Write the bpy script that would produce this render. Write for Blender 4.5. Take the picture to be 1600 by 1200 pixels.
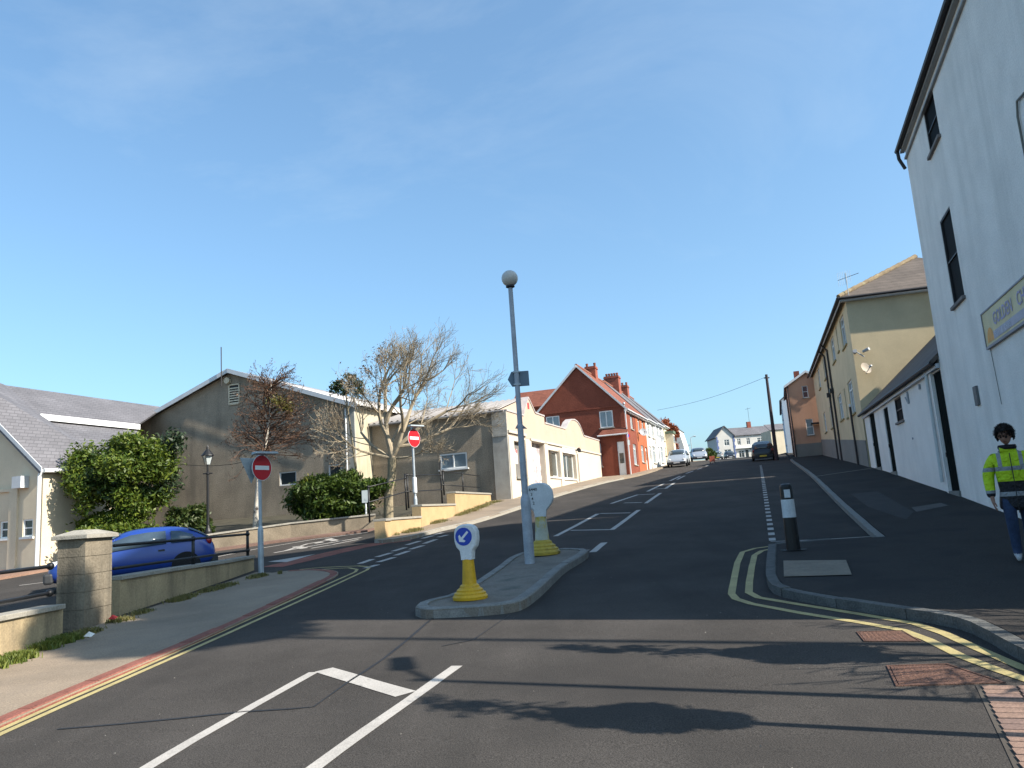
import bpy, bmesh, math, random
import numpy as np
from mathutils import Matrix, Vector
for _o in list(bpy.data.objects): bpy.data.objects.remove(_o)
SC = bpy.context.scene
COL = SC.collection

# ------------------------------------------------------------------ camera
FPX = 1200.0                                   # focal length for a 1600 px wide picture
PITCH = math.atan(200/1200.0); ROLL = math.radians(4.0); CZ = 1.7
TH = math.radians(18.6); ST, CT = math.sin(TH), math.cos(TH)     # street runs 18.6 deg right of the view
_cp, _sp, _cr, _sr = math.cos(PITCH), math.sin(PITCH), math.cos(ROLL), math.sin(ROLL)
FV = (0, _cp, _sp); _U0 = (0, -_sp, _cp)
RV = (_cr, -_sr*_U0[1], -_sr*_U0[2]); UV = (_sr, _cr*_U0[1], _cr*_U0[2])
cd = bpy.data.cameras.new('camera'); cam = bpy.data.objects.new('camera', cd); COL.objects.link(cam)
cd.sensor_fit = 'HORIZONTAL'; cd.sensor_width = 36; cd.lens = 36*FPX/1600; cd.clip_start = .1; cd.clip_end = 6000
cam.matrix_world = Matrix(((RV[0], UV[0], -FV[0], 0), (RV[1], UV[1], -FV[1], 0), (RV[2], UV[2], -FV[2], CZ), (0, 0, 0, 1)))
SC.camera = cam

# ------------------------------------------------------------------ sky, sun, exposure
SUN_AZ, SUN_EL = math.radians(114.6), math.radians(37)
SKY_STRENGTH, SUN_STRENGTH, EXPOSURE = 0.135, 4.6, 1.15
w = bpy.data.worlds.new('World'); SC.world = w; w.use_nodes = True
nt = w.node_tree; nt.nodes.clear()
out = nt.nodes.new('ShaderNodeOutputWorld'); bg = nt.nodes.new('ShaderNodeBackground')
sky = nt.nodes.new('ShaderNodeTexSky'); sky.sky_type = 'NISHITA'; sky.sun_disc = False
sky.sun_elevation = SUN_EL; sky.sun_rotation = SUN_AZ; sky.altitude = 20; sky.air_density = 1.0; sky.dust_density = 2.0; sky.ozone_density = 3.0
tc = nt.nodes.new('ShaderNodeTexCoord'); mp = nt.nodes.new('ShaderNodeMapping'); mp.inputs['Scale'].default_value = (1.3, 1.3, 3.0); mp.inputs['Rotation'].default_value = (.1, .25, 2.1)
nz = nt.nodes.new('ShaderNodeTexNoise'); nz.inputs['Scale'].default_value = 1.1; nz.inputs['Detail'].default_value = 7; nz.inputs['Roughness'].default_value = .62; nz.inputs['Distortion'].default_value = .9
cr = nt.nodes.new('ShaderNodeValToRGB'); cr.color_ramp.elements[0].position = .52; cr.color_ramp.elements[1].position = .9
cr.color_ramp.elements[1].color = (.22, .22, .22, 1)
mx = nt.nodes.new('ShaderNodeMixRGB'); mx.blend_type = 'MIX'; mx.inputs['Color2'].default_value = (4.6, 3.9, 3.6, 1)
bg.inputs['Strength'].default_value = SKY_STRENGTH
L = nt.links
L.new(tc.outputs['Generated'], mp.inputs['Vector']); L.new(mp.outputs['Vector'], nz.inputs['Vector']); L.new(nz.outputs['Fac'], cr.inputs['Fac'])
L.new(cr.outputs['Color'], mx.inputs['Fac']); gmn = nt.nodes.new('ShaderNodeGamma'); gmn.inputs['Gamma'].default_value = .78; L.new(sky.outputs['Color'], gmn.inputs['Color']); L.new(gmn.outputs['Color'], mx.inputs['Color1']); tn = nt.nodes.new('ShaderNodeMixRGB'); tn.blend_type = 'MULTIPLY'; tn.inputs['Fac'].default_value = 1; tn.inputs['Color2'].default_value = (.80, 1.04, 1.14, 1); L.new(mx.outputs['Color'], tn.inputs['Color1']); L.new(tn.outputs['Color'], bg.inputs['Color']); L.new(bg.outputs['Background'], out.inputs['Surface'])
sd = bpy.data.lights.new('sun', 'SUN'); sun = bpy.data.objects.new('sun', sd); COL.objects.link(sun)
sd.energy = SUN_STRENGTH; sd.angle = math.radians(.55); sd.color = (1, .92, .80)
_tos = Vector((math.sin(SUN_AZ)*math.cos(SUN_EL), math.cos(SUN_AZ)*math.cos(SUN_EL), math.sin(SUN_EL)))
sun.rotation_euler = _tos.to_track_quat('Z', 'Y').to_euler(); sun.location = (40, -20, 40)
vs = SC.view_settings; vs.view_transform = 'Standard'; vs.look = 'None'; vs.gamma = 1; vs.exposure = EXPOSURE; vs.use_curve_mapping = False

# ------------------------------------------------------------------ the hill: height depends on the distance s along the street
KN = [(-400,-14),(-100,-4),(-20,-.78),(0,0),(5,.19),(10,.4),(15,.67),(20,1.05),(26,1.57),(33,2.2),(50,3.42),(65,4.46),(79,5.43),(100,6.42),(140,8.28),(187,10.4),(230,11.5),(300,12),(3000,12)]
_h = [KN[i+1][0]-KN[i][0] for i in range(len(KN)-1)]; _d = [(KN[i+1][1]-KN[i][1])/_h[i] for i in range(len(_h))]
_m = [_d[0]] + [0 if _d[i-1]*_d[i] <= 0 else (_h[i-1]+_h[i])*3/((2*_h[i]+_h[i-1])/_d[i-1]+(_h[i]+2*_h[i-1])/_d[i]) for i in range(1, len(_d))] + [_d[-1]]
def zs0(s):
    s = max(KN[0][0], min(KN[-1][0]-1e-6, s))
    for i in range(len(_h)):
        if s < KN[i+1][0]: break
    h = _h[i]; t = (s-KN[i][0])/h
    return (1+2*t)*(1-t)**2*KN[i][1]+t*(1-t)**2*h*_m[i]+t*t*(3-2*t)*KN[i+1][1]+t*t*(t-1)*h*_m[i+1]
SGRID = sorted(set([-400,-300,-200,-150,-100,-70,-50,-40,-30,-25] + list(range(-20, 120)) + list(range(120, 240, 4)) + [240,260,280,300,400,600,1000,2000,2999]))
ZG = [zs0(s) for s in SGRID]
def zs(s): return float(np.interp(s, SGRID, ZG))
def toST(x, y): return (x*ST+y*CT, x*CT-y*ST)
def XY(s, t): return (s*ST+t*CT, s*CT-t*ST)
def gz(x, y): return zs(x*ST+y*CT)
def ray(u, v):
    a = (u-800)/FPX; b = -(v-600)/FPX
    return tuple(FV[i]+a*RV[i]+b*UV[i] for i in range(3))
def G(u, v, off=0):                            # survey: where a sight line meets the ground
    d = ray(u, v); k = 1.0; pk = 0
    while k < 400:
        if CZ+d[2]*k < gz(d[0]*k, d[1]*k)+off:
            lo, hi = pk, k
            for _ in range(30):
                k = (lo+hi)/2
                if CZ+d[2]*k < gz(d[0]*k, d[1]*k)+off: hi = k
                else: lo = k
            return (d[0]*k, d[1]*k)
        pk = k; k *= 1.04
    raise ValueError((u, v))
def GS(u, v, off=0): return toST(*G(u, v, off))
def Ts(u, v, s):
    d = ray(u, v); k = s/(d[0]*ST+d[1]*CT); return (d[0]*k*CT-d[1]*k*ST, s, CZ+d[2]*k)       # (t, s, z)
def Tt(u, v, t):
    d = ray(u, v); k = t/(d[0]*CT-d[1]*ST); return (t, d[0]*k*ST+d[1]*k*CT, CZ+d[2]*k)
def Ty(u, v, Y):
    d = ray(u, v); k = Y/d[1]; return (d[0]*k, Y, CZ+d[2]*k)

# ------------------------------------------------------------------ materials
MATS = {}
def M(name, col, rough=.8, var=.15, vs=2.0, bump=0.0, bs=60.0, spec=.3, metal=0.0, streak=0.0, scol=None, ssc=(3,3,.25), fine=.1, patch=None, pthr=(.55,.7), pscale=.6, slate=0, emit=None):
    if name in MATS: return MATS[name]
    m = bpy.data.materials.new(name); m.use_nodes = True; n = m.node_tree.nodes; l = m.node_tree.links
    b = n['Principled BSDF']; b.inputs['Roughness'].default_value = rough; b.inputs['Specular IOR Level'].default_value = spec; b.inputs['Metallic'].default_value = metal
    tcn = n.new('ShaderNodeTexCoord'); C = tcn.outputs['Object']
    def noise(scale, detail=5, vec=None, r=.6):
        q = n.new('ShaderNodeTexNoise'); q.inputs['Scale'].default_value = scale; q.inputs['Detail'].default_value = detail; q.inputs['Roughness'].default_value = r
        l.new(vec or C, q.inputs['Vector']); return q.outputs['Fac']
    def rng(x, a, bb, c, d):
        q = n.new('ShaderNodeMapRange'); q.inputs[1].default_value = a; q.inputs[2].default_value = bb; q.inputs[3].default_value = c; q.inputs[4].default_value = d
        l.new(x, q.inputs[0]); return q.outputs[0]
    def mix(f, a, bb, bt='MIX'):
        q = n.new('ShaderNodeMixRGB'); q.blend_type = bt
        for i, x in ((0, f), (1, a), (2, bb)):
            if isinstance(x, (int, float)): q.inputs[i].default_value = x
            elif isinstance(x, tuple): q.inputs[i].default_value = (*x[:3], 1)
            else: l.new(x, q.inputs[i])
        return q.outputs[0]
    c = tuple(col)
    if var: c = mix(1.0, c, rng(noise(vs, 6), .3, .7, 1-var, 1+var), 'MULTIPLY')
    if fine: c = mix(1.0, c, rng(noise(bs, 3), .3, .7, 1-fine, 1+fine), 'MULTIPLY')
    if patch is not None: c = mix(rng(noise(pscale, 5), pthr[0], pthr[1], 0, 1), c, tuple(patch))
    if streak:
        mpn = n.new('ShaderNodeMapping'); mpn.inputs['Scale'].default_value = ssc; l.new(C, mpn.inputs['Vector'])
        c = mix(rng(noise(1.0, 5, mpn.outputs[0]), .48, .72, 0, streak), c, tuple(scol or [x*.35 for x in col]))
    bumpsrc = None
    if slate:
        sx = n.new('ShaderNodeSeparateXYZ'); l.new(C, sx.inputs[0]); ad = n.new('ShaderNodeMath'); l.new(sx.outputs[0], ad.inputs[0]); l.new(sx.outputs[1], ad.inputs[1])
        cb = n.new('ShaderNodeCombineXYZ'); l.new(ad.outputs[0], cb.inputs[0]); l.new(sx.outputs[2], cb.inputs[1])
        bk = n.new('ShaderNodeTexBrick'); bk.inputs['Scale'].default_value = 1; bk.inputs['Brick Width'].default_value = slate; bk.inputs['Row Height'].default_value = slate*.45; bk.inputs['Mortar Size'].default_value = .012
        bk.inputs['Color1'].default_value = (.9, .9, .9, 1); bk.inputs['Color2'].default_value = (1.07, 1.07, 1.07, 1); bk.inputs['Mortar'].default_value = (.62, .62, .62, 1)
        l.new(cb.outputs[0], bk.inputs['Vector']); c = mix(1.0, c, bk.outputs['Color'], 'MULTIPLY'); bumpsrc = bk.outputs['Fac']
    if isinstance(c, tuple): b.inputs['Base Color'].default_value = (*c[:3], 1)
    else: l.new(c, b.inputs['Base Color'])
    if bump:
        bn = n.new('ShaderNodeBump'); bn.inputs['Strength'].default_value = bump; bn.inputs['Distance'].default_value = .02
        if bumpsrc is not None: bn.invert = True; l.new(bumpsrc, bn.inputs['Height'])
        else: l.new(noise(bs, 4), bn.inputs['Height'])
        l.new(bn.outputs[0], b.inputs['Normal'])
    if emit: b.inputs['Emission Color'].default_value = (*emit[:3], 1); b.inputs['Emission Strength'].default_value = emit[3]
    MATS[name] = m; return m
asphalt = M('asphalt', (.056,.051,.047), .92, .22, .6, .4, 90, .08, fine=.5, patch=(.041,.038,.036), pscale=.22, pthr=(.5,.66), streak=.45, ssc=(1.6,.07,1), scol=(.036,.034,.032))
asph2 = M('footway_asphalt', (.046,.042,.039), .92, .22, .5, .35, 70, .08, fine=.4, patch=(.036,.034,.033), pscale=.5, pthr=(.5,.6))
footway = M('footway', (.245,.195,.145), .9, .16, .8, .3, 60, .2, fine=.25, streak=.35, ssc=(.6,.6,.6), scol=(.11,.10,.09))
concrete = M('kerb_concrete', (.21,.205,.19), .9, .25, 3, .35, 50, .2, fine=.25, streak=.5, ssc=(2,2,2), scol=(.085,.085,.075))
kerbdark = M('kerb_dark', (.105,.105,.10), .9, .25, 4, .35, 50, .2, fine=.3)
coping = M('coping_concrete', (.30,.28,.24), .9, .25, 3, .35, 40, .2, fine=.2, streak=.5, ssc=(3,3,3), scol=(.12,.115,.10))
paintw = M('road_paint_white', (.37,.345,.315), .75, .14, 3, .15, 80, .3, fine=.2, patch=(.19,.18,.165), pscale=6, pthr=(.6,.78))
painty = M('road_paint_yellow', (.36,.295,.135), .78, .18, 3, .15, 80, .3, fine=.25, patch=(.20,.17,.10), pscale=5, pthr=(.58,.78))
tar = M('tar', (.018,.018,.019), .6, .2, 3)
brickp = M('brick_paver', (.235,.155,.12), .85, .25, 4, .3, 70, .2, fine=.2, streak=.3, ssc=(3,3,3), scol=(.12,.08,.06))
redstrip = M('red_brick_strip', (.20,.075,.055), .9, .3, 2, .3, 40, fine=.3, patch=(.10,.075,.07), pscale=1.2)
rust = M('rusty_iron', (.115,.06,.042), .75, .35, 6, .7, 70, .3, fine=.35, patch=(.08,.045,.035), pscale=4)
soil = M('soil', (.06,.05,.035), .95, .3, 2, .6, 20, fine=.3)
groundm = M('ground_scrub', (.10,.10,.06), .95, .3, .2, .4, 5, fine=.2)
blackm = M('black_paint', (.012,.012,.013), .45, .1, 5, spec=.4)
galv = M('galvanised', (.36,.40,.43), .5, .15, 4, .05, 60, .4, metal=.35, fine=.08)
greym = M('grey_plastic', (.33,.35,.37), .6, .1, 4)
whitep = M('white_upvc', (.72,.73,.72), .4, .04, 3, spec=.4)
glass = M('window_glass', (.035,.045,.05), .06, .1, 1, spec=.8, fine=0)
glassb = M('window_glass_pale', (.20,.25,.28), .08, .2, 1.5, spec=.8, fine=0)
darkdoor = M('dark_green_door', (.006,.010,.010), .85, .2, 3, .1, 30, spec=.05)
slate = M('slate', (.135,.13,.14), .75, .18, .6, .4, 60, .35, slate=.3, fine=.12)
slateb = M('slate_brown', (.115,.094,.08), .8, .22, .8, .5, 60, .3, slate=.45, fine=.15)
leadm = M('pipe_dark', (.03,.028,.03), .5, .15, 4)
def leafmat(name, c1, c2, tr=.25):
    m = bpy.data.materials.new(name); m.use_nodes = True; n = m.node_tree.nodes; l = m.node_tree.links; b = n['Principled BSDF']
    g = n.new('ShaderNodeNewGeometry'); mx = n.new('ShaderNodeMixRGB'); mx.inputs[1].default_value = (*c1, 1); mx.inputs[2].default_value = (*c2, 1)
    l.new(g.outputs['Random Per Island'], mx.inputs[0]); l.new(mx.outputs[0], b.inputs['Base Color']); b.inputs['Roughness'].default_value = .5; b.inputs['Specular IOR Level'].default_value = .35
    t = n.new('ShaderNodeBsdfTranslucent'); l.new(mx.outputs[0], t.inputs['Color']); ms = n.new('ShaderNodeMixShader'); ms.inputs[0].default_value = tr
    l.new(b.outputs[0], ms.inputs[1]); l.new(t.outputs[0], ms.inputs[2]); l.new(ms.outputs[0], n['Material Output'].inputs['Surface']); return m

# ------------------------------------------------------------------ mesh helpers
class MB:
    def __init__(s): s.v = []; s.f = []
    def add(s, vs, fs):
        k = len(s.v); s.v += [tuple(p) for p in vs]; s.f += [tuple(i+k for i in f) for f in fs]; return s
    def box(s, x0, x1, y0, y1, z0, z1):
        return s.add([(x0,y0,z0),(x1,y0,z0),(x1,y1,z0),(x0,y1,z0),(x0,y0,z1),(x1,y0,z1),(x1,y1,z1),(x0,y1,z1)], [(3,2,1,0),(4,5,6,7),(0,1,5,4),(1,2,6,5),(2,3,7,6),(3,0,4,7)])
    def hexa(s, b, t):      # 4 bottom, 4 top
        return s.add(list(b)+list(t), [(3,2,1,0),(4,5,6,7),(0,1,5,4),(1,2,6,5),(2,3,7,6),(3,0,4,7)])
    def tube(s, p, q, r0, r1=None, n=8, cap=True):
        r1 = r0 if r1 is None else r1; p = Vector(p); q = Vector(q); d = (q-p)
        if d.length < 1e-6: return s
        d.normalize(); a = d.orthogonal().normalized(); b = d.cross(a)
        vs = [p+(a*math.cos(2*math.pi*i/n)+b*math.sin(2*math.pi*i/n))*r0 for i in range(n)]+[q+(a*math.cos(2*math.pi*i/n)+b*math.sin(2*math.pi*i/n))*r1 for i in range(n)]
        fs = [(i, (i+1) % n, n+(i+1) % n, n+i) for i in range(n)]
        if cap: fs += [tuple(range(n-1, -1, -1)), tuple(range(n, 2*n))]
        return s.add(vs, fs)
    def path(s, pts, r, n=8):
        for i in range(len(pts)-1): s.tube(pts[i], pts[i+1], r, r, n)
        return s
    def lathe(s, prof, n=16, c=(0, 0, 0)):
        vs = []; fs = []
        for r, z in prof:
            vs += [(c[0]+r*math.cos(2*math.pi*i/n), c[1]+r*math.sin(2*math.pi*i/n), c[2]+z) for i in range(n)]
        for k in range(len(prof)-1):
            fs += [(k*n+i, k*n+(i+1) % n, (k+1)*n+(i+1) % n, (k+1)*n+i) for i in range(n)]
        fs += [tuple(range(n-1, -1, -1)), tuple(range((len(prof)-1)*n, len(prof)*n))]
        return s.add(vs, fs)
    def slab(s, pts, th):    # polygon thickened against its normal
        P = [Vector(p) for p in pts]; nrm = Vector((0, 0, 0))
        for i in range(len(P)): a, b = P[i], P[(i+1) % len(P)]; nrm += a.cross(b)
        nrm.normalize(); n = len(P); Q = [p-nrm*th for p in P]
        return s.add(P+Q, [tuple(range(n)), tuple(range(2*n-1, n-1, -1))]+[(i, n+i, n+(i+1) % n, (i+1) % n) for i in range(n)])
    def prism(s, poly, fn):  # poly list of 2d; fn(u,v,d) -> point for d in 0,1
        n = len(poly); return s.add([fn(u, v, 0) for u, v in poly]+[fn(u, v, 1) for u, v in poly], [tuple(range(n-1, -1, -1)), tuple(range(n, 2*n))]+[(i, (i+1) % n, n+(i+1) % n, n+i) for i in range(n)])
    def sphere(s, c, r, n=16, m=10, sz=1.0):
        vs = [(c[0], c[1], c[2]-r*sz)]; fs = []
        for j in range(1, m):
            a = -math.pi/2+math.pi*j/m
            vs += [(c[0]+r*math.cos(a)*math.cos(2*math.pi*i/n), c[1]+r*math.cos(a)*math.sin(2*math.pi*i/n), c[2]+r*sz*math.sin(a)) for i in range(n)]
        vs.append((c[0], c[1], c[2]+r*sz)); e = len(vs)-1
        for i in range(n):
            fs.append((0, 1+(i+1) % n, 1+i)); fs.append((e, 1+(m-2)*n+i, 1+(m-2)*n+(i+1) % n))
            for j in range(m-2): fs.append((1+j*n+i, 1+j*n+(i+1) % n, 1+(j+1)*n+(i+1) % n, 1+(j+1)*n+i))
        return s.add(vs, fs)
def mesh(name, mb, mat, smooth=False, recalc=True):
    me = bpy.data.meshes.new(name); me.from_pydata(mb.v, [], mb.f)
    if recalc:
        bm = bmesh.new(); bm.from_mesh(me); bmesh.ops.recalc_face_normals(bm, faces=bm.faces); bm.to_mesh(me); bm.free()
    for x in (mat if isinstance(mat, (list, tuple)) else [mat]): me.materials.append(x)
    if smooth: me.polygons.foreach_set('use_smooth', [True]*len(me.polygons))
    me.update(); return me
def link(name, me, parent=None, loc=None, rz=None):
    o = bpy.data.objects.new(name, me); COL.objects.link(o)
    if parent is not None: o.parent = parent
    if loc is not None: o.location = loc
    if rz is not None: o.rotation_euler = (0, 0, rz)
    return o
def tag(o, label=None, cat=None, group=None, kind=None):
    if label: o['label'] = label
    if cat: o['category'] = cat
    if group: o['group'] = group
    if kind: o['kind'] = kind
    return o
class Thing:                 # an Empty at the base; parts are given in the frame (t, s, z) of the street unless local=True
    def __init__(s, name, label, cat, o, rz=-TH, group=None, local=False):
        s.e = bpy.data.objects.new(name, None); COL.objects.link(s.e); s.e.empty_display_size = .3
        if local: s.o = (0, 0, 0); s.e.location = o
        else: s.o = o; x, y = XY(o[1], o[0]); s.e.location = (x, y, o[2])
        s.e.rotation_euler = (0, 0, rz); tag(s.e, label, cat, group, 'thing')
    def part(s, name, mb, mat, parent=None, smooth=False, bevel=0, label=None, recalc=True, kind=None):
        q = MB(); q.v = [(p[0]-s.o[0], p[1]-s.o[1], p[2]-s.o[2]) for p in mb.v]; q.f = mb.f
        o = link(name, mesh(name, q, mat, smooth, recalc), parent or s.e)
        if bevel:
            b = o.modifiers.new('bevel', 'BEVEL'); b.width = bevel; b.segments = 2; b.limit_method = 'ANGLE'
        if label: o['label'] = label
        if kind: o['kind'] = kind
        return o
class PL:                    # a vertical wall plane: u along a, d outwards along n
    def __init__(s, o, a, n): s.o = o; q = math.hypot(*a); s.a = (a[0]/q, a[1]/q); q = math.hypot(*n); s.n = (n[0]/q, n[1]/q)
    def __call__(s, u, z, d=0): return (s.o[0]+s.a[0]*u+s.n[0]*d, s.o[1]+s.a[1]*u+s.n[1]*d, z)
def obox(mb, pl, u0, u1, z0, z1, d0, d1):
    return mb.hexa([pl(u0, z0, d0), pl(u1, z0, d0), pl(u1, z0, d1), pl(u0, z0, d1)], [pl(u0, z1, d0), pl(u1, z1, d0), pl(u1, z1, d1), pl(u0, z1, d1)])
def wallm(mb, pl, u0, u1, z0, z1, holes=(), depth=.14):
    us = sorted({u0, u1} | {h[0] for h in holes} | {h[1] for h in holes}); zz = sorted({z0, z1} | {h[2] for h in holes} | {h[3] for h in holes})
    for i in range(len(us)-1):
        for j in range(len(zz)-1):
            um, zm = (us[i]+us[i+1])/2, (zz[j]+zz[j+1])/2
            if any(h[0] < um < h[1] and h[2] < zm < h[3] for h in holes): continue
            mb.add([pl(us[i], zz[j]), pl(us[i+1], zz[j]), pl(us[i+1], zz[j+1]), pl(us[i], zz[j+1])], [(0, 1, 2, 3)])
    for a, b, c, d in holes:
        for (p, q) in (((a, c), (b, c)), ((b, c), (b, d)), ((b, d), (a, d)), ((a, d), (a, c))):
            mb.add([pl(*p), pl(*q), pl(*q, -depth), pl(*p, -depth)], [(0, 1, 2, 3)])
    return mb
def window(th, pl, h, depth=.12, mat=whitep, gl=glass, nx=2, nz=0, fw=.06, sill=coping, zbar=None, label=None):
    a, b, c, d = h; m = MB(); e = -depth
    obox(m, pl, a, a+fw, c, d, e-.03, e+.04); obox(m, pl, b-fw, b, c, d, e-.03, e+.04); obox(m, pl, a+fw, b-fw, c, c+fw, e-.03, e+.038); obox(m, pl, a+fw, b-fw, d-fw, d, e-.03, e+.038)
    for k in range(1, nx): u = a+(b-a)*k/nx; obox(m, pl, u-fw*.4, u+fw*.4, c+fw, d-fw, e-.03, e+.034)
    for k in range(1, nz+1): z = zbar if zbar else c+(d-c)*k/(nz+1); obox(m, pl, a+fw, b-fw, z-fw*.4, z+fw*.4, e-.03, e+.03)
    o = th.part('window', m, mat, label=label)
    p = MB(); obox(p, pl, a+.01, b-.01, c+.01, d-.01, e-.02, e); th.part('pane', p, gl, o)
    if sill: q = MB(); obox(q, pl, a-.07, b+.07, c-.07, c-.002, -depth*.8, .07); th.part('sill', q, sill, o)
    return o
def drape(name, pts, off, mat, depth=0.0, parent=None, kind='structure'):     # ground polygon (world xy) laid on the hill, optionally with a skirt
    bm = bmesh.new(); f = bm.faces.new([bm.verts.new((x, y, 0)) for x, y in pts]); bmesh.ops.triangulate(bm, faces=[f])
    ss = [toST(*p)[0] for p in pts]
    for s in SGRID:
        if min(ss) < s < max(ss):
            x, y = XY(s, 0); bmesh.ops.bisect_plane(bm, geom=bm.verts[:]+bm.edges[:]+bm.faces[:], plane_co=(x, y, 0), plane_no=(ST, CT, 0), dist=1e-5)
    bmesh.ops.recalc_face_normals(bm, faces=bm.faces)
    if bm.faces and sum(f.normal.z for f in bm.faces) < 0: bmesh.ops.reverse_faces(bm, faces=bm.faces)
    for v in bm.verts: v.co.z = gz(v.co.x, v.co.y)+off
    if depth:
        ed = [e for e in bm.edges if e.is_boundary]; r = bmesh.ops.extrude_edge_only(bm, edges=ed)
        for v in r['geom']:
            if isinstance(v, bmesh.types.BMVert): v.co.z -= depth
    me = bpy.data.meshes.new(name); bm.to_mesh(me); bm.free(); me.materials.append(mat)
    o = link(name, me, parent)
    if kind and parent is None: o['kind'] = kind
    return o
def resample(pts, step):
    outp = [pts[0]]
    for i in range(len(pts)-1):
        a, b = pts[i], pts[i+1]; n = max(1, int(math.ceil(math.dist(a, b)/step)))
        outp += [(a[0]+(b[0]-a[0])*k/n, a[1]+(b[1]-a[1])*k/n) for k in range(1, n+1)]
    return outp
def stripe(name, pts, width, off, mat, parent, wob=0):      # painted line along a ground path
    P = resample(pts, .5); vs = []; rnd = random.Random(len(pts)*7+int(pts[0][0]*100))
    for i, p in enumerate(P):
        a, b = P[max(0, i-1)], P[min(len(P)-1, i+1)]; dx, dy = b[0]-a[0], b[1]-a[1]; q = math.hypot(dx, dy) or 1; nx, ny = -dy/q, dx/q
        w1 = width/2*(1+rnd.uniform(-wob, wob)); w2 = width/2*(1+rnd.uniform(-wob, wob))
        for k in (w1, -w2): x, y = p[0]+nx*k, p[1]+ny*k; vs.append((x, y, gz(x, y)+off))
    mb = MB(); mb.add(vs, [(2*i, 2*i+1, 2*i+3, 2*i+2) for i in range(len(P)-1)])
    me = mesh(name, mb, mat)
    if me.polygons and me.polygons[0].normal.z < 0: me.flip_normals()
    return link(name, me, parent)
def smoothpath(pts, n=6):                                     # Catmull-Rom
    o = []
    for i in range(len(pts)-1):
        p0 = pts[max(0, i-1)]; p1 = pts[i]; p2 = pts[i+1]; p3 = pts[min(len(pts)-1, i+2)]
        for k in range(n):
            t = k/n; o.append(tuple(.5*((2*p1[j])+(-p0[j]+p2[j])*t+(2*p0[j]-5*p1[j]+4*p2[j]-p3[j])*t*t+(-p0[j]+3*p1[j]-3*p2[j]+p3[j])*t**3) for j in (0, 1)))
    return o+[tuple(pts[-1])]
def kerbs(path, top, parent, mat, side=1, width=.14, length=.9, name='kerb_stone', drop=.12):     # side=+1: stone lies left of the path direction
    P = resample(path, .08); acc = [P[0]]; L0 = 0; segs = []
    for i in range(1, len(P)):
        L0 += math.dist(P[i-1], P[i]); acc.append(P[i])
        if L0 >= length: segs.append(acc); acc = [P[i]]; L0 = 0
    if L0 > .12: segs.append(acc)
    rnd = random.Random(5)
    for sg in segs:
        keep = [sg[0]]+([sg[len(sg)//3], sg[2*len(sg)//3]] if len(sg) > 5 else [])+[sg[-1]]
        dz = rnd.uniform(-.006, .006); vs = []; n = len(keep)
        for i, p in enumerate(keep):
            a, b = keep[max(0, i-1)], keep[min(n-1, i+1)]; dx, dy = b[0]-a[0], b[1]-a[1]; q = math.hypot(dx, dy) or 1; dx /= q; dy /= q; nx, ny = -dy*side, dx*side
            g = .004 if i == 0 else (-.004 if i == n-1 else 0); x0, y0 = p[0]+dx*g, p[1]+dy*g
            for k, zt in ((-.006, -drop), (-.002, top-.025), (.022, top), (width, top+.001), (width, -.05)):
                x, y = x0+nx*k, y0+ny*k; vs.append((x, y, gz(x, y)+zt+(dz if zt > 0 else 0)))
        fs = []
        for i in range(n-1):
            for j in range(5): fs.append((5*i+j, 5*i+(j+1) % 5, 5*(i+1)+(j+1) % 5, 5*(i+1)+j))
        fs += [(4, 3, 2, 1, 0), tuple(range(5*(n-1), 5*n))]
        c = keep[0]; z0 = gz(*c); mb = MB(); mb.add([(x-c[0], y-c[1], z-z0) for x, y, z in vs], fs)
        link(name, mesh(name, mb, mat), parent, (c[0], c[1], z0))
def textmesh(txt, size, mat, align='LEFT'):
    cu = bpy.data.curves.new('t', 'FONT'); cu.body = txt; cu.size = size; cu.align_x = align; cu.resolution_u = 2; cu.offset = size*.012
    o = bpy.data.objects.new('t', cu); COL.objects.link(o); dg = bpy.context.evaluated_depsgraph_get(); me = bpy.data.meshes.new_from_object(o.evaluated_get(dg))
    bpy.data.objects.remove(o); bpy.data.curves.remove(cu); me.materials.clear(); me.materials.append(mat); return me
# ------------------------------------------------------------------ ground, road, pavements
mb = MB()
TC = [-900, -200, -80, 60, 200, 900]
for s in SGRID:
    for t in TC: x, y = XY(s, t); mb.v.append((x, y, zs(s)-.03))
n = len(TC); mb.f = [(i*n+j, i*n+j+1, (i+1)*n+j+1, (i+1)*n+j) for i in range(len(SGRID)-1) for j in range(n-1)]
tag(link('ground', mesh('ground', mb, groundm)), kind='structure')
road = drape('road', [XY(-20, -70), XY(-20, 16), XY(230, 16), XY(230, -70)], 0, asphalt)
g = lambda pts, off=0: [G(u, v, off) for u, v in pts]

# left footway and grass verge
kL = smoothpath(g([(-220,1232),(0,1132),(100,1088),(200,1046),(300,1004),(390,964),(450,936),(500,912),(528,897),(520,891),(490,889),(455,891)], .03), 4)
wallL = g([(400,889),(300,922),(190,957),(105,984),(0,1020),(-220,1100)], .1)
pavL = drape('pavement_left', kL+[G(425, 890, .1)]+wallL, .03, footway, .08)
kerbs(kL, .036, pavL, redstrip, 1, .17, .9, drop=.06)
0 and stripe('brick_channel', [(x, y) for x, y in smoothpath(g([(-220,1243),(0,1139),(100,1095),(200,1053),(300,1010),(390,969),(450,941),(500,917),(520,907)]), 4)], .14, .005, redstrip, road)
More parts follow.
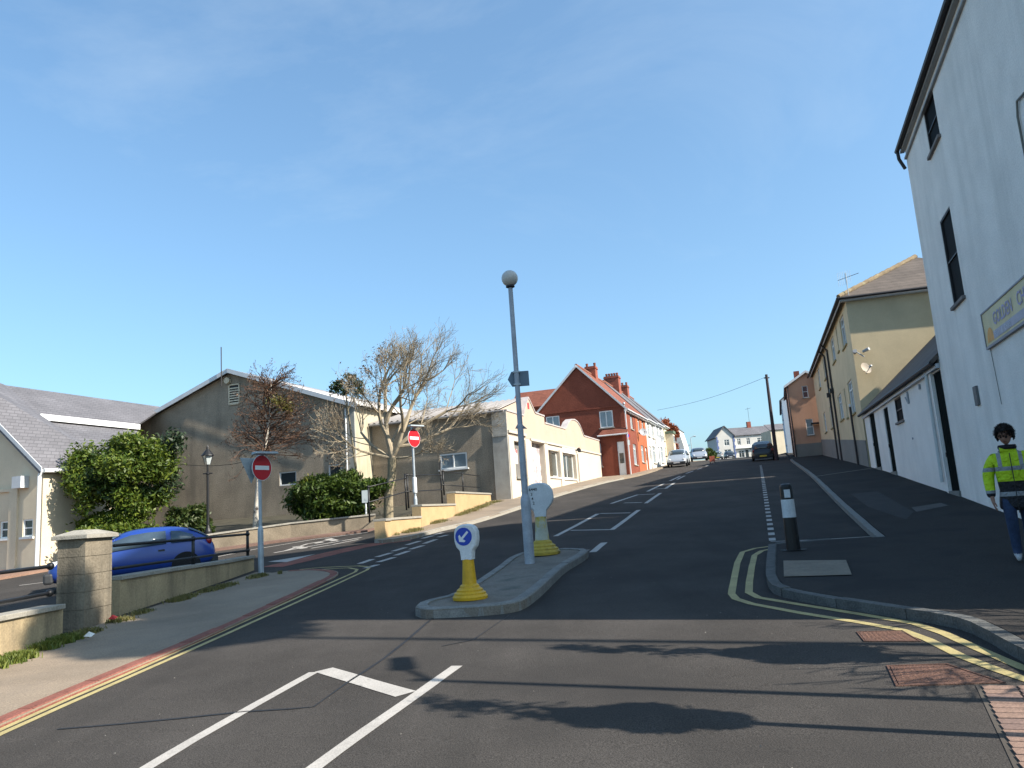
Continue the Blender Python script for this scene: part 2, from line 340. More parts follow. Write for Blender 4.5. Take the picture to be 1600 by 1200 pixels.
# upper left footway in front of the shop
kU = [XY(*p) for p in smoothpath([GS(585,846,.05), GS(610,845,.05), GS(645,838,.08), GS(690,826,.08), GS(740,814,.1), (27.6,-9.62), (34,-9.5), (44,-9.4), (50,-8.7), (58,-8.7), (64,-9.0), (80,-9.1), (130,-9.1)], 4)]
pavU = drape('pavement_upper_left', kU+[XY(130,-11), XY(62,-12.5), XY(33,-12.4), XY(26.5,-13.2), G(590,838,.05)], .1, footway, .14)
kerbs([p for p in kU if toST(*p)[0] < 48], .105, pavU, coping, 1, .14, .95)
# right footway with the build-out
kR = [XY(57,.95)]+g([(1240,719),(1385,838)], .1)+g([(1372,839),(1300,843),(1214,850)], .1)+smoothpath(g([(1214,850),(1213,880),(1217,903),(1245,919),(1400,943),(1500,958),(1550,972),(1600,997),(1700,1045)], .11), 4)[1:]
endR = toST(*kR[-1])
pavR = drape('pavement_right', [XY(130,.5)]+kR+[XY(endR[0]-3.5, endR[1]+1.4), XY(-14, endR[1]+2.2), XY(-14, 16), XY(130, 16)], .1, asph2, .14)
kerbs(kR[:3], .103, pavR, concrete, -1, .16, .95)
kerbs(kR[4:], .106, pavR, kerbdark, -1, .15, .92)
# kerb hidden under the white bay line
# refuge island
isl = [(649,947),(656,940),(670,936),(707,927),(745,906),(775,886),(800,868),(825,860),(870,856.5),(912,857),(918,861),(905,870),(880,885),(847,915),(820,935),(795,942),(760,946),(710,949),(665,951)]
pI = g(isl, .13); pI = smoothpath(pI+[pI[0]], 3)[:-1]
island = drape('refuge_island', pI, .115, M('island_top', (.17,.15,.125), .92, .25, 1.5, .4, 40, fine=.25, patch=(.10,.10,.085), pscale=1.5), .16)
kerbs(pI+[pI[0]], .13, island, concrete, -1, .16, .85)
bedmat = M('bed_soil', (.055,.05,.035), .95, .3, 2, .6, 20, fine=.3)
# planting bed in front of the hall
lw = [GS(205,880), GS(320,862), GS(450,844), GS(584,828)]
bed = drape('planting_bed', [XY(s+.25, t) for s, t in lw]+[XY(31.6,-13), XY(31.6,-34), XY(22,-24)], .25, bedmat, .3)
# verge footway of the side road under the low wall
vl = drape('side_pavement', [XY(s-.6, t+.1) for s, t in lw]+[XY(s+.25, t) for s, t in reversed(lw)], .07, M('side_footway', (.16,.10,.08), .9, .25, 1, .3, 40, fine=.25), .1)
pl_ = drape('left_yard', [XY(12,-22.3), XY(18.7,-21.4), XY(19.8,-20.4), XY(22,-21.5), XY(22,-60), XY(12,-60)], .07, M('yard_brick', (.23,.14,.10), .9, .2, 1, .3, 40, fine=.25), .1)

# markings
def line(name, px, wd, mat=paintw, wob=.05, off=.005): return stripe(name, g(px), wd, off, mat, road, wob)
line('hatch_line', [(225,1203),(300,1158),(400,1101),(490,1051)], .105); line('hatch_line', [(488,1203),(560,1150),(640,1094),(714,1041)], .115)
line('hatch_bar', [(506,1047),(570,1066),(634,1085)], .20)
for a in ([(868,838),(934,803)], [(956,836-8),(998,797)], [(955,787),(997,773)], [(1009,786.5),(1032,770.5)], [(1012,768),(1037,756)], [(1040,763.5),(1054,754.5)], [(1047,751.5),(1063,744)], [(1058,749.5),(1070,743.5)], [(1072,740),(1083,736)], [(1090,733.5),(1097,731)], [(1103,728.5),(1107,727)]):
    line('centre_line', a, .14)
for a in ([(892,828.8),(953,827.8)], [(938,802.5),(985,801.5)], [(975,786),(1003,785.3)], [(999,773),(1023,772)], [(1024,764),(1040,763.3)], [(1038,756.3),(1050,755.6)]): line('hatch_bar', a, .13)
line('centre_line', [(926,863),(944,848)], .16); line('island_line', [(866,857.5),(920,860)], .1)
# long tar joints and thin lines across the road
line('tar_seam', [(690,955),(600,1030),(545,1066),(490,1105),(455,1108),(380,1113),(200,1131),(90,1140)], .035, tar, .5)
line('tar_seam', [(795,962),(740,1000),(690,1010)], .02, tar, .5)
# dotted bay line
b0, b1 = GS(1207,845), GS(1188.5,727)
Lb = math.dist(b0, b1); q = 0.0
while q < Lb:
    f0, f1 = q/Lb, min(1, (q+.42)/Lb); A = [b0[i]+(b1[i]-b0[i])*f0 for i in (0, 1)]; B = [b0[i]+(b1[i]-b0[i])*f1 for i in (0, 1)]
    stripe('bay_dash', [XY(*A), XY(*B)], .13, .005, paintw, road, .03); q += .88
line('bay_end_line', [(1204,846.5),(1290,843),(1372,838)], .06)
# double yellow lines
line('yellow_line', [(-220,1258),(0,1148),(100,1103),(200,1059),(300,1015),(400,970),(480,934),(545,904),(573,891),(578,886),(560,884.5),(500,887),(468,890)], .075, painty)
line('yellow_line', [(-220,1249),(0,1141),(100,1096),(200,1053),(300,1008),(400,963),(480,927),(530,905),(555,894),(558,890),(545,887.5),(500,890)], .07, painty)
line('yellow_line', [(1211,853),(1180,857),(1160,863),(1152,880),(1147,905),(1143,928),(1150,936),(1175,944),(1250,958),(1350,974),(1410,985),(1450,1000),(1500,1025),(1560,1048),(1640,1075)], .10, painty)
line('yellow_line', [(1211,857),(1190,861),(1179,868),(1175,885),(1171,908),(1170,926),(1185,934),(1250,945),(1350,961),(1430,975),(1475,990),(1530,1015),(1600,1045),(1650,1060)], .10, painty)
# give-way dashes, strip and triangle of the side road
for a in ([(562,881),(582,874)],[(589,870.5),(611,864)],[(614,861.5),(634,855.5)],[(636,851.5),(656,845.5)],[(660,841.5),(677,837)],[(679,835.5),(692,832.5)],[(571,888),(590,882.5)],[(591,878.5),(616,871)],[(618,868),(639,861)],[(641,858.5),(661,852.5)],[(663,849.5),(681,843)],[(685,839.5),(699,836)]):
    line('give_way_dash', a, .17)
stripe('brick_strip', g([(425,886),(470,876),(520,864),(560,855),(600,848),(640,843)]), .75, .004, redstrip, road)
tri = MB(); tri.v = [(x, y, gz(x, y)+.006) for x, y in g([(418,878),(448,878.5),(493,866)])]; tri.f = [(0, 1, 2)]; link('give_way_triangle', mesh('give_way_triangle', tri, paintw), road)
for a, wd in (([(428,864),(500,851),(565,840)], .12), ([(445,861),(480,850),(520,843)], .12), ([(462,854),(475,857)], .25), ([(492,849),(505,847)], .25), ([(512,842),(524,845)], .25), ([(560,843),(520,851),(486,857)], .1), ([(330,872),(400,858),(490,843),(575,832)], .1), ([(30,915),(110,905)], .1)):
    line('side_road_line', a, wd)
# tactile slab, rusty chamber covers, brick crossing
for px_ in ([(1268,745.5),(1361,732)], [(1237,715.5),(1292,709.5)]): stripe('pale_strip', g(px_, .1), .09, .106, coping, pavR)  # two thin pale strips laid across the footway
drape('asphalt_patch', g([(1330,772),(1372,768),(1428,800),(1416,812),(1382,801),(1356,792)], .1), .105, M('patch_dark', (.030,.029,.028), .9, .2, 2, .3, 60, fine=.3), parent=pavR)
drape('asphalt_patch', g([(1424,793),(1470,786),(1482,790),(1432,800)], .1), .105, M('patch_grey', (.085,.08,.075), .9, .2, 2, .3, 60, fine=.3), parent=pavR)
tact = drape('tactile_slab', g([(1224,876),(1322,875),(1331,898),(1225,901)], .11), .112, M('buff_slab', (.20,.165,.125), .9, .15, 3, .5, 25, fine=.15), parent=pavR)
def cover(px, nm='chamber_cover'):
    P = g(px); c = (sum(p[0] for p in P)/len(P), sum(p[1] for p in P)/len(P)); z = gz(*c)
    T = Thing(nm, 'rusty iron chamber cover set in the road below the yellow lines' if nm == 'chamber_cover' else 'smaller rusty iron cover in the road crossed by shadow', 'cover', (*c, z), 0, local=True)
    w2 = lambda x, y, k: (c[0]+(x-c[0])*k, c[1]+(y-c[1])*k)
    fr = MB()
    for i in range(len(P)):
        a, b = P[i], P[(i+1) % len(P)]; ai, bi = w2(*a, .94), w2(*b, .94)
        fr.hexa([(a[0]-c[0], a[1]-c[1], gz(*a)-z-.03), (b[0]-c[0], b[1]-c[1], gz(*b)-z-.03), (bi[0]-c[0], bi[1]-c[1], gz(*bi)-z-.03), (ai[0]-c[0], ai[1]-c[1], gz(*ai)-z-.03)],
                [(a[0]-c[0], a[1]-c[1], gz(*a)-z+.009), (b[0]-c[0], b[1]-c[1], gz(*b)-z+.009), (bi[0]-c[0], bi[1]-c[1], gz(*bi)-z+.009), (ai[0]-c[0], ai[1]-c[1], gz(*ai)-z+.009)])
    T.part('frame', fr, rust)
    Q = [w2(*p, .925) for p in P]
    for tri_ in ((Q[0], Q[1], Q[2]), (Q[0], Q[2], Q[3])):
        cc = (sum(p[0] for p in tri_)/3, sum(p[1] for p in tri_)/3); R_ = [(cc[0]+(p[0]-cc[0])*.97, cc[1]+(p[1]-cc[1])*.97) for p in tri_]
        m = MB(); m.slab([(p[0]-c[0], p[1]-c[1], gz(*p)-z+.006) for p in R_], .03)
        a, b, d = [Vector((p[0], p[1], 0)) for p in R_]; N = 9     # raised studs
        for i in range(1, N):
            for j in range(1, N-i):
                p = a+(b-a)*(i/N)+(d-a)*(j/N); zz = gz(p.x, p.y)-z+.006; r = .014
                m.add([(p.x-c[0]-r*1.8, p.y-c[1], zz), (p.x-c[0], p.y-c[1]-r, zz), (p.x-c[0]+r*1.8, p.y-c[1], zz), (p.x-c[0], p.y-c[1]+r, zz), (p.x-c[0], p.y-c[1], zz+.007)], [(0, 1, 4), (1, 2, 4), (2, 3, 4), (3, 0, 4)])
        T.part('plate', m, rust)
cover([(1400,1073),(1572,1068),(1480,1038),(1385,1041)])
cover([(1350,1003),(1440,1003),(1410,986),(1338,988)], 'small_cover')
# pavers of the vehicle crossing: rows along the right of the frame
p00, p01, p10 = G(1530,1073), G(1576,1073), G(1592,1203)
ax = Vector((p01[0]-p00[0], p01[1]-p00[1])); wdt = ax.length; ax.normalize(); ay = Vector((p10[0]-p00[0], p10[1]-p00[1])).normalized()
pm = {}
crossing = drape('brick_crossing', [tuple(Vector(p00)-ay*.02-ax*.02), tuple(Vector(p00)+ax*1.6-ay*.02), tuple(Vector(p00)+ax*1.6+ay*2.6), tuple(Vector(p00)-ax*.02+ay*2.6)], .004, M('paver_joint', (.07,.06,.05), .95))
rnd = random.Random(3)
pav_meshes = []
for k in range(4):
    m = MB(); W_, H_ = .205, .095; m.box(-W_/2, W_/2, -H_/2, H_/2, -.03, .008); pav_meshes.append(mesh('paver', m, brickp if k else M('brick_paver_dark', (.18,.12,.10), .85, .25, 4, .3, 70, fine=.2)))
ang = math.atan2(ax.y, ax.x)
for i in range(7):
    for j in range(24):
        p = Vector(p00)+ax*(.12+i*.222+(.0 if j % 2 else .0))+ay*(.06+j*.107)
        o = link('paver', pav_meshes[rnd.randrange(4)], crossing, (p.x, p.y, gz(p.x, p.y)+.004+rnd.uniform(-.001, .003))); sl = (gz(p.x, p.y+.5)-gz(p.x, p.y-.5)); o.rotation_euler = (sl, 0, ang+rnd.uniform(-.012, .012))

# loose chippings on the near carriageway
rg = random.Random(12); m = MB()
for i in range(110):
    s, t = rg.uniform(4, 15), rg.uniform(-7, 3); x, y = XY(s, t); z = gz(x, y)+.004; r_ = rg.uniform(.004, .012)
    m.add([(x+rg.uniform(-1, 1)*r_, y+rg.uniform(-1, 1)*r_, z-.002) for _ in range(3)]+[(x, y, z+r_*.5)], [(0, 1, 3), (1, 2, 3), (2, 0, 3)])
tag(link('chippings', mesh('chippings', m, M('chipping', (.22,.21,.19), .9, .3, 30))), 'scattered pale chippings on the near carriageway', 'chippings', kind='stuff')
# grass
def grass(name, poly_lines, n, h, mat, seed=1, parent=None):       # poly_lines: list of (a, b, halfwidth)
    r = np.random.default_rng(seed); V = []; Fc = []
    tot = sum(math.dist(a, b) for a, b, _ in poly_lines)
    for a, b, hw in poly_lines:
        k = int(n*math.dist(a, b)/tot); dx, dy = b[0]-a[0], b[1]-a[1]; L_ = math.hypot(dx, dy); nx, ny = -dy/L_, dx/L_
        clump = r.random(max(3, int(L_*2.5)))
        for _ in range(k):
            c = clump[r.integers(len(clump))]; f = min(1, max(0, c+r.normal(0, .05))); o = r.normal(0, hw*.5); x, y = a[0]+dx*f+nx*o, a[1]+dy*f+ny*o; z = gz(x, y)+.03
            an = r.random()*6.28; hh = h*(.4+.9*r.random()); ww = .006+.008*r.random(); le = r.normal(0, .4, 2)*hh; ca, sa = math.cos(an)*ww, math.sin(an)*ww; i = len(V)
            V += [(x-ca, y-sa, z), (x+ca, y+sa, z), (x+le[0]*.4+ca*.7, y+le[1]*.4+sa*.7, z+hh*.6), (x+le[0]*.4-ca*.7, y+le[1]*.4-sa*.7, z+hh*.6), (x+le[0], y+le[1], z+hh)]; Fc += [(i, i+1, i+2, i+3), (i+3, i+2, i+4)]
    me = bpy.data.meshes.new(name); me.from_pydata(V, [], Fc); me.materials.append(mat); return tag(link(name, me), kind='stuff')
gm = leafmat('grass_blade', (.06,.10,.015), (.17,.19,.04)); gd = leafmat('dry_grass', (.10,.11,.03), (.22,.18,.07))
W_ = g([(-60,1045),(0,1032),(55,1012),(108,992),(200,958),(300,925),(408,895),(440,891)], .1)
tag(grass('grass_verge', [(W_[0], W_[1], .2), (W_[1], W_[2], .17), (W_[2], W_[3], .15)], 6000, .09, gm, 1), 'bright green grass verge below the left wall and pillar', 'grass')
tag(grass('weeds', [(W_[3], W_[4], .16), (W_[4], W_[5], .14), (W_[5], W_[6], .15), (W_[6], W_[7], .12)], 6000, .06, gd, 2), 'shaded weeds along the foot of the railing wall', 'weeds')
U_ = g([(612,836),(640,832),(665,822),(700,811),(740,797),(775,784)], .1)
tag(grass('dry_grass', [(U_[i], U_[i+1], .28) for i in range(5)], 7000, .14, gd, 3), 'dry grass verge under the stepped cream wall', 'grass')
# ------------------------------------------------------------------ buildings
wwhite = M('white_roughcast', (.80,.765,.715), .9, .09, .9, .6, 30, .2, fine=.09, streak=.34, scol=(.52,.50,.46), ssc=(1.5,1.5,.13))
outwhite = M('outhouse_white', (.80,.765,.72), .9, .07, .8, .45, 45, .2, fine=.07, streak=.14, scol=(.52,.51,.48), ssc=(1.5,1.5,.2))
yellowr = M('yellow_render', (.60,.495,.32), .9, .1, .7, .3, 45, .2, fine=.08, streak=.25, scol=(.40,.33,.21), ssc=(1.2,1.2,.3))
plinthg = M('grey_plinth', (.20,.20,.185), .9, .1, 1, .3, 40)
pinkr = M('pink_render', (.52,.30,.20), .9, .08, .7, .2, 40, streak=.12)
redr = M('red_roughcast', (.19,.058,.037), .92, .18, 1.2, .7, 14, .2, fine=.2, streak=.25, scol=(.16,.045,.03), ssc=(1,1,.3))
oranger = M('orange_render', (.34,.105,.045), .9, .12, 1, .3, 40, fine=.1)
redbrick = M('red_brick', (.24,.075,.05), .9, .25, 5, .4, 20, fine=.2)
creamr = M('cream_render', (.62,.53,.39), .9, .1, .8, .2, 40, streak=.18, scol=(.40,.33,.24), ssc=(1.5,1.5,.3))
shopw = M('shop_white', (.50,.445,.37), .85, .06, .8, .12, 40, streak=.16, scol=(.50,.45,.38), ssc=(2,2,.3))
shoptop = M('shop_cream', (.43,.34,.265), .88, .07, .8, .12, 40, streak=.2, scol=(.46,.40,.33), ssc=(2,2,.25))
greyrough = M('grey_roughcast', (.30,.25,.19), .95, .22, .8, .8, 22, .15, fine=.28, streak=.6, scol=(.11,.10,.085), ssc=(1.1,1.1,.25))
greypil = M('grey_pilaster', (.36,.345,.31), .9, .15, 2, .3, 40, streak=.3)
corr = M('corrugated_sheet', (.31,.285,.265), .55, .12, .8, 0, 40, .4, streak=.2, scol=(.42,.36,.33), ssc=(1,1,1))
verge = M('verge_white', (.52,.54,.56), .6, .08, 2)
twhite = M('terrace_white', (.56,.54,.50), .88, .05, 1, .15, 40)
tcream = M('terrace_cream', (.62,.55,.42), .88, .06, 1, .15, 40)
clay = M('clay_tile', (.20,.07,.045), .85, .2, 1, .4, 40, slate=.35)

def gutter(T, p, q, r=.06, mat=leadm, name='gutter'):
    m = MB(); m.tube(p, q, r, r, 8); return T.part(name, m, mat, smooth=False)
def pipe(T, pts, r=.05, mat=leadm, name='downpipe', parent=None):
    m = MB(); m.path(pts, r, 8); return T.part(name, m, mat, parent)

# --- big white building on the right
T = Thing('white_building', 'tall white roughcast building with blank wall on the right', 'building', (4.2, 14, 1.0))
F = PL((4.2, 6.0), (0, 1), (-1, 0)); EZ = 10.72; NS = 8.6
hs = [(12.15, 13.3, 9.22, 10.28), (12.4, 13.5, 5.62, 7.66)]
m = MB(); wallm(m, F, NS-6, 15.95, -.5, EZ, hs, .06)
wallm(m, PL((4.2, NS), (1, 0), (0, -1)), 0, 12.6, -.5, EZ); wallm(m, PL((4.2, 21.95), (1, 0), (0, 1)), 0, 12.6, 0, EZ); wallm(m, PL((16.8, NS), (0, 1), (1, 0)), 0, 21.95-NS, -.5, EZ)
m.add([(4.2, NS, EZ), (16.8, NS, EZ), (10.5, NS, 20.3)], [(0, 1, 2)])
T.part('wall', m, wwhite)
m = MB(); m.box(9.3, 16, 21.97, 34.5, 1.0, 13.7); rw_ = T.part('rear_wing', m, wwhite); m = MB(); m.slab([(9.1, 21.97, 13.82), (16.2, 21.97, 13.82), (16.2, 34.55, 13.82), (9.1, 34.55, 13.82)], .1); T.part('flat_roof', m, slate, rw_)  # unseen wing, added and sized to shade the upper road
for h in hs: window(T, F, h, .05, leadm, M('dark_pane', (.006,.008,.009), .7, .1, 2, spec=.05, fine=0), 1, 1, .04, M('stone_sill', (.19,.17,.16), .9, .2, 3))
rf = MB(); e = .67
ra, rb = (10.5, NS-.12, 20.4), (10.5, 15.0, 20.4); ea, eb = (4.07, NS-.12, EZ-.02), (4.07, 22.1, EZ-.02); fa, fb = (17.1, NS-.12, EZ-.02), (17.1, 22.15, EZ-.02)
rf.slab([ea, ra, rb, eb], .12); rf.slab([fa, fb, rb, ra], .12); rf.slab([eb, rb, fb], .12)
R_ = T.part('roof', rf, slate)
m = MB(); m.box(4.09, 4.195, NS-.1, 22.05, EZ-.2, EZ-.14); T.part('soffit', m, M('soffit_pale', (.34,.34,.33), .8, .1, 3), R_)
m = MB(); m.box(4.14, 4.197, NS+.1, 21.9, EZ-.45, EZ-.40); T.part('fillet', m, M('fillet_grey', (.30,.31,.32), .8), R_)
gutter(T, (4.03, NS-.12, EZ-.07), (4.03, 22.12, EZ-.10), .065)
pipe(T, [(4.03, 22.04, EZ-.1), (4.04, 22.04, EZ-.35), (4.15, 22.03, EZ-.65)], .045)
m = MB(); obox(m, F, 12.6, 12.87, 3.27, 3.68, .002, .05); T.part('wall_vent', m, M('vent_slate', (.14,.14,.14), .7, .2, 4))
pipe(T, [Tt(1612, 132, 4.17), Tt(1589, 158, 4.17), Tt(1590, 182, 4.17), Tt(1603, 250, 4.17)], .018, M('conduit', (.16,.16,.14), .6), 'conduit')
pipe(T, [(4.185, 17.1, 4.22), (4.185, 17.0, 3.1)], .006, MATS['conduit'], 'cable')
# fascia sign on the white building
S_ = Thing('shop_sign', 'yellow GOLDEN sign with orange sun on the white wall', 'sign', (4.14, 15.2, 4.57))
a0, a1, z0, z1 = 6.6, 11.17, 4.26, 4.91
m = MB(); obox(m, F, a0, a1, z0, z1, .02, .05); S_.part('panel', m, M('sign_yellow', (.56,.47,.25), .5, .12, 1.5, streak=.3, scol=(.62,.60,.45), ssc=(1,.6,1)))
m = MB()
for q in ((a0-.03, a1+.03, z1, z1+.03), (a0-.03, a1+.03, z0-.05, z0), (a1, a1+.03, z0, z1), (a0-.03, a0, z0, z1)): obox(m, F, *q, .01, .065)
S_.part('frame', m, M('sign_frame', (.22,.22,.25), .5))
m = MB(); obox(m, F, a0, 10.55, z0+.05, z0+.2, .052, .056); S_.part('lower_band', m, M('sign_blue_band', (.36,.35,.42), .5, .1, 3))
m = MB(); c0 = F(10.78, z0+.17, .054)
ring = [F(10.78+.24*math.cos(i*math.pi/12)*1.0, z0+.05+.27*math.sin(i*math.pi/12), .054) for i in range(13)]; m.add([F(10.78, z0+.05, .054)]+ring, [tuple([0]+[i+1 for i in range(13)])]); S_.part('sun_emblem', m, M('sign_orange', (.65,.28,.03), .5, .2, 6))
def walltext(txt, size, u, z, d, mat, th, pl, sq=1.0, name='lettering'):
    me = textmesh(txt, size, mat); o = link(name, me, th.e); x, y, zz = pl(u, z, d)
    o.location = (x-th.o[0], y-th.o[1], zz-th.o[2]); ad = math.atan2(-pl.a[1], -pl.a[0]); o.rotation_euler = (math.pi/2, 0, ad); o.scale = (sq, 1, 1); return o
lil = M('sign_lilac', (.34,.30,.48), .5)
walltext('GOLDEN', .34, 10.42, z0+.29, .058, lil, S_, F, .92); walltext('CHIP', .34, 8.85, z0+.29, .058, lil, S_, F, .92, 'lettering')
spale = M('sign_pale', (.6,.62,.7), .5)
for tx, uu in (('FISH', 10.45), ('&', 10.0), ('CHIPS', 9.8)): walltext(tx, .15, uu, z0+.072, .06, spale, S_, F)

# --- white outhouse
T = Thing('outhouse_row', 'low white outhouse with dark doors between white and yellow buildings', 'outhouse', (3.95, 29, 1.9))
F = PL((4.2, 22.0), (-.52, 14.2), (-14.2, -.52)); LL = 13.95; EZ = 4.86
drs = [(.03, .95, .9, 4.56), (8.2, 9.15, 1.5, 4.5), (11.3, 12.6, 1.8, 4.62)]; wn = (5.6, 6.75, 3.78, 4.57)
m = MB(); wallm(m, F, 0, LL, .8, EZ, drs+[wn], .05); wallm(m, PL((4.2, 22.0), (1, 0), (0, -1)), 0, 6, .8, EZ); T.part('wall', m, outwhite)
for i, h in enumerate(drs):
    m = MB(); obox(m, F, h[0]+.01, h[1]-.01, h[2], h[3]-.01, -.05, -.03)
    for k in range(1, 6): u = h[0]+(h[1]-h[0])*k/6; obox(m, F, u-.006, u+.006, h[2], h[3]-.02, -.029, -.022)
    d = T.part('door', m, darkdoor)
    zb = zs(F(h[0], 0)[1])+.12
    m = MB(); obox(m, F, h[1]-.14, h[1]-.10, zb+1.0, zb+1.12, -.028, .01); T.part('handle', m, blackm, d)
    m = MB(); obox(m, F, h[0]-.05, h[1]+.05, zb-.05, zb+.12, -.14, .05); T.part('step', m, plinthg, d)
window(T, F, wn, .05, leadm, MATS['dark_pane'], 1, 1, .04, M('stone_sill', (.2,.19,.18)))
m = MB(); obox(m, F, .97, 1.1, 1, 4.7, .004, .05); T.part('jamb', m, outwhite)
pipe(T, [F(1.3, 4.76, .1), F(1.3, 4.6, .07), F(1.42, 1.7, .07)], .045, M('pipe_white', (.55,.58,.58), .6, .1, 3, streak=.3))
rf = MB(); rz = EZ+.894*3.4
rf.slab([F(-.02, EZ-.14, .16), F(LL+.02, EZ-.14, .16), F(LL+.02, rz, -3.4), F(-.02, rz, -3.4)], .1); rf.slab([F(-.02, rz, -3.4), F(LL+.02, rz, -3.4), F(LL+.02, EZ-.14, -7), F(-.02, EZ-.14, -7)], .1); T.part('roof', rf, slateb)
gutter(T, F(-.0, EZ-.12, .19), F(LL+.1, EZ-.10, .19), .06); m = MB(); obox(m, F, 0, LL, EZ-.26, EZ-.14, .004, .1); T.part('fascia', m, verge)
for k, (u, z) in enumerate(((4.3, 4.42), (2.5, 4.45), (4.6, 3.1))):
    m = MB()
    if k == 0: obox(m, F, u, u+.09, z-.25, z+.12, .003, .05); m.tube(F(u+.05, z-.25, .04), F(u+.35, z-.02, .04), .02)
    elif k == 1: obox(m, F, u, u+.12, z-.07, z+.08, .003, .05)
    else: obox(m, F, u, u+.06, z-.03, z+.03, .003, .03)
    T.part('wall_bracket', m, greym)

# --- yellow building
T = Thing('yellow_building', 'three storey yellow rendered building with hipped brown slate roof', 'building', (3.66, 45, 3.0))
F = PL((3.66, 36.3), (3.13-3.66, 23.7), (-23.7, -.53)); LL = 23.7; EZ = 10.08; E = PL((3.66, 36.3), (1, .085), (.085, -1)); WD = 7.4
hs = [(1.6, 3.3, 8.3, 9.72), (4.8, 5.35, 8.55, 9.8), (6.95, 8.6, 8.45, 9.76), (13.1, 14.6, 8.43, 9.78), (18, 19.4, 8.45, 9.78), (1.95, 3.7, 5.15, 6.7), (5.0, 5.5, 5.2, 6.65), (7.0, 8.8, 5.34, 6.7), (13.1, 14.6, 5.4, 6.7), (18, 19.4, 5.5, 6.8)]
m = MB(); wallm(m, F, 0, LL, 1.5, EZ, hs, .1); wallm(m, E, 0, WD, 1.5, EZ); b = F(LL, 0); wallm(m, PL((b[0], b[1]), (1, 0), (0, 1)), 0, WD, 1.5, EZ); T.part('wall', m, yellowr)
for h in hs: window(T, F, h, .09, whitep, glassb, 2 if h[1]-h[0] > 1 else 1, 1, .06, M('yellow_sill', (.32,.27,.14), .9), zbar=h[3]-.4)
pm_ = MB()
for k in range(12):
    u0, u1 = LL*k/12, LL*(k+1)/12; za, zb = zs(F(u0, 0)[1]), zs(F(u1, 0)[1])
    pm_.hexa([F(u0, za-.3, 0), F(u1, zb-.3, 0), F(u1, zb-.3, .03), F(u0, za-.3, .03)], [F(u0, za+1.25, 0), F(u1, zb+1.25, 0), F(u1, zb+1.25, .03), F(u0, za+1.25, .03)])
T.part('plinth', pm_, plinthg)
k = WD/2; tz = EZ+k*.63; o_ = .30
c = [F(-.0, 0), F(LL, 0)]; A0 = (c[0][0]-o_, c[0][1]-o_, EZ-.02); A1 = (c[0][0]+WD+o_, c[0][1]-o_+.085*WD, EZ-.02); B0 = (c[1][0]-o_, c[1][1]+o_, EZ-.02); B1 = (c[1][0]+WD+o_, c[1][1]+o_, EZ-.02)
H0 = (c[0][0]+k, c[0][1]+k, tz); H1 = (c[1][0]+k, c[1][1]-k, tz)
rf = MB(); rf.slab([A0, A1, H0], .1); rf.slab([A1, B1, H1, H0], .1); rf.slab([B1, B0, H1], .1); rf.slab([B0, A0, H0, H1], .1); R_ = T.part('roof', rf, slateb)
rd = MB()
for i in range(14):
    p = Vector(A0).lerp(Vector(H0), i/14); q = Vector(A0).lerp(Vector(H0), (i+.96)/14); rd.tube(p+Vector((0, 0, .03)), q+Vector((0, 0, .045)), .10, .11, 8)
rd.tube(Vector(H0)+Vector((0, 0, .03)), Vector(H1)+Vector((0, 0, .03)), .1, .1, 8); T.part('ridge_tiles', rd, M('ridge_tile', (.21,.16,.10), .9, .35, 3, patch=(.25,.24,.15), pscale=3), R_)
m = MB(); m.hexa([(A0[0]+.03, A0[1]+.03, EZ-.2), (A1[0]-.03, A1[1]+.03, EZ-.2), (A1[0]-.03, A1[1]+.06, EZ-.2), (A0[0]+.03, A0[1]+.06, EZ-.2)], [(A0[0]+.03, A0[1]+.03, EZ-.04), (A1[0]-.03, A1[1]+.03, EZ-.04), (A1[0]-.03, A1[1]+.06, EZ-.04), (A0[0]+.03, A0[1]+.06, EZ-.04)])
obox(m, F, -.3, LL+.3, EZ-.2, EZ-.04, o_-.08, o_-.05); T.part('fascia', m, verge, R_)
m = MB(); m.hexa([(A0[0]+.06, A0[1]+.06, EZ-.2), (A1[0]-.06, A1[1]+.06, EZ-.2), (A1[0]-.06, c[0][1]+.085*WD-.002, EZ-.2), (A0[0]+.06, c[0][1]-.002, EZ-.2)], [(A0[0]+.06, A0[1]+.06, EZ-.18), (A1[0]-.06, A1[1]+.06, EZ-.18), (A1[0]-.06, c[0][1]+.085*WD-.002, EZ-.18), (A0[0]+.06, c[0][1]-.002, EZ-.18)]); T.part('soffit', m, verge, R_)
gutter(T, (A0[0]-.05, A0[1]-.05, EZ-.08), (A1[0], A1[1]-.05, EZ-.08), .06); gutter(T, (A0[0]-.05, A0[1]-.05, EZ-.08), (B0[0]-.05, B0[1], EZ-.08), .06)
for u in (10.4, 12.4):
    zb = zs(F(u, 0)[1]); pipe(T, [F(u, EZ-.15, .36), F(u, EZ-.5, .07), F(u, zb+.1, .07)], .055)
    m = MB(); obox(m, F, u-.16, u+.16, 7.1, 7.35, .02, .22); T.part('hopper', m, leadm)
zb = zs(F(3.1, 0)[1]); pipe(T, [F(3.0, 5.5, .1), F(3.0, zb, .1)], .05, leadm, 'post')
m = MB(); obox(m, F, 3.08, 3.2, 5.0, 5.65, .05, .12); T.part('plate', m, whitep)
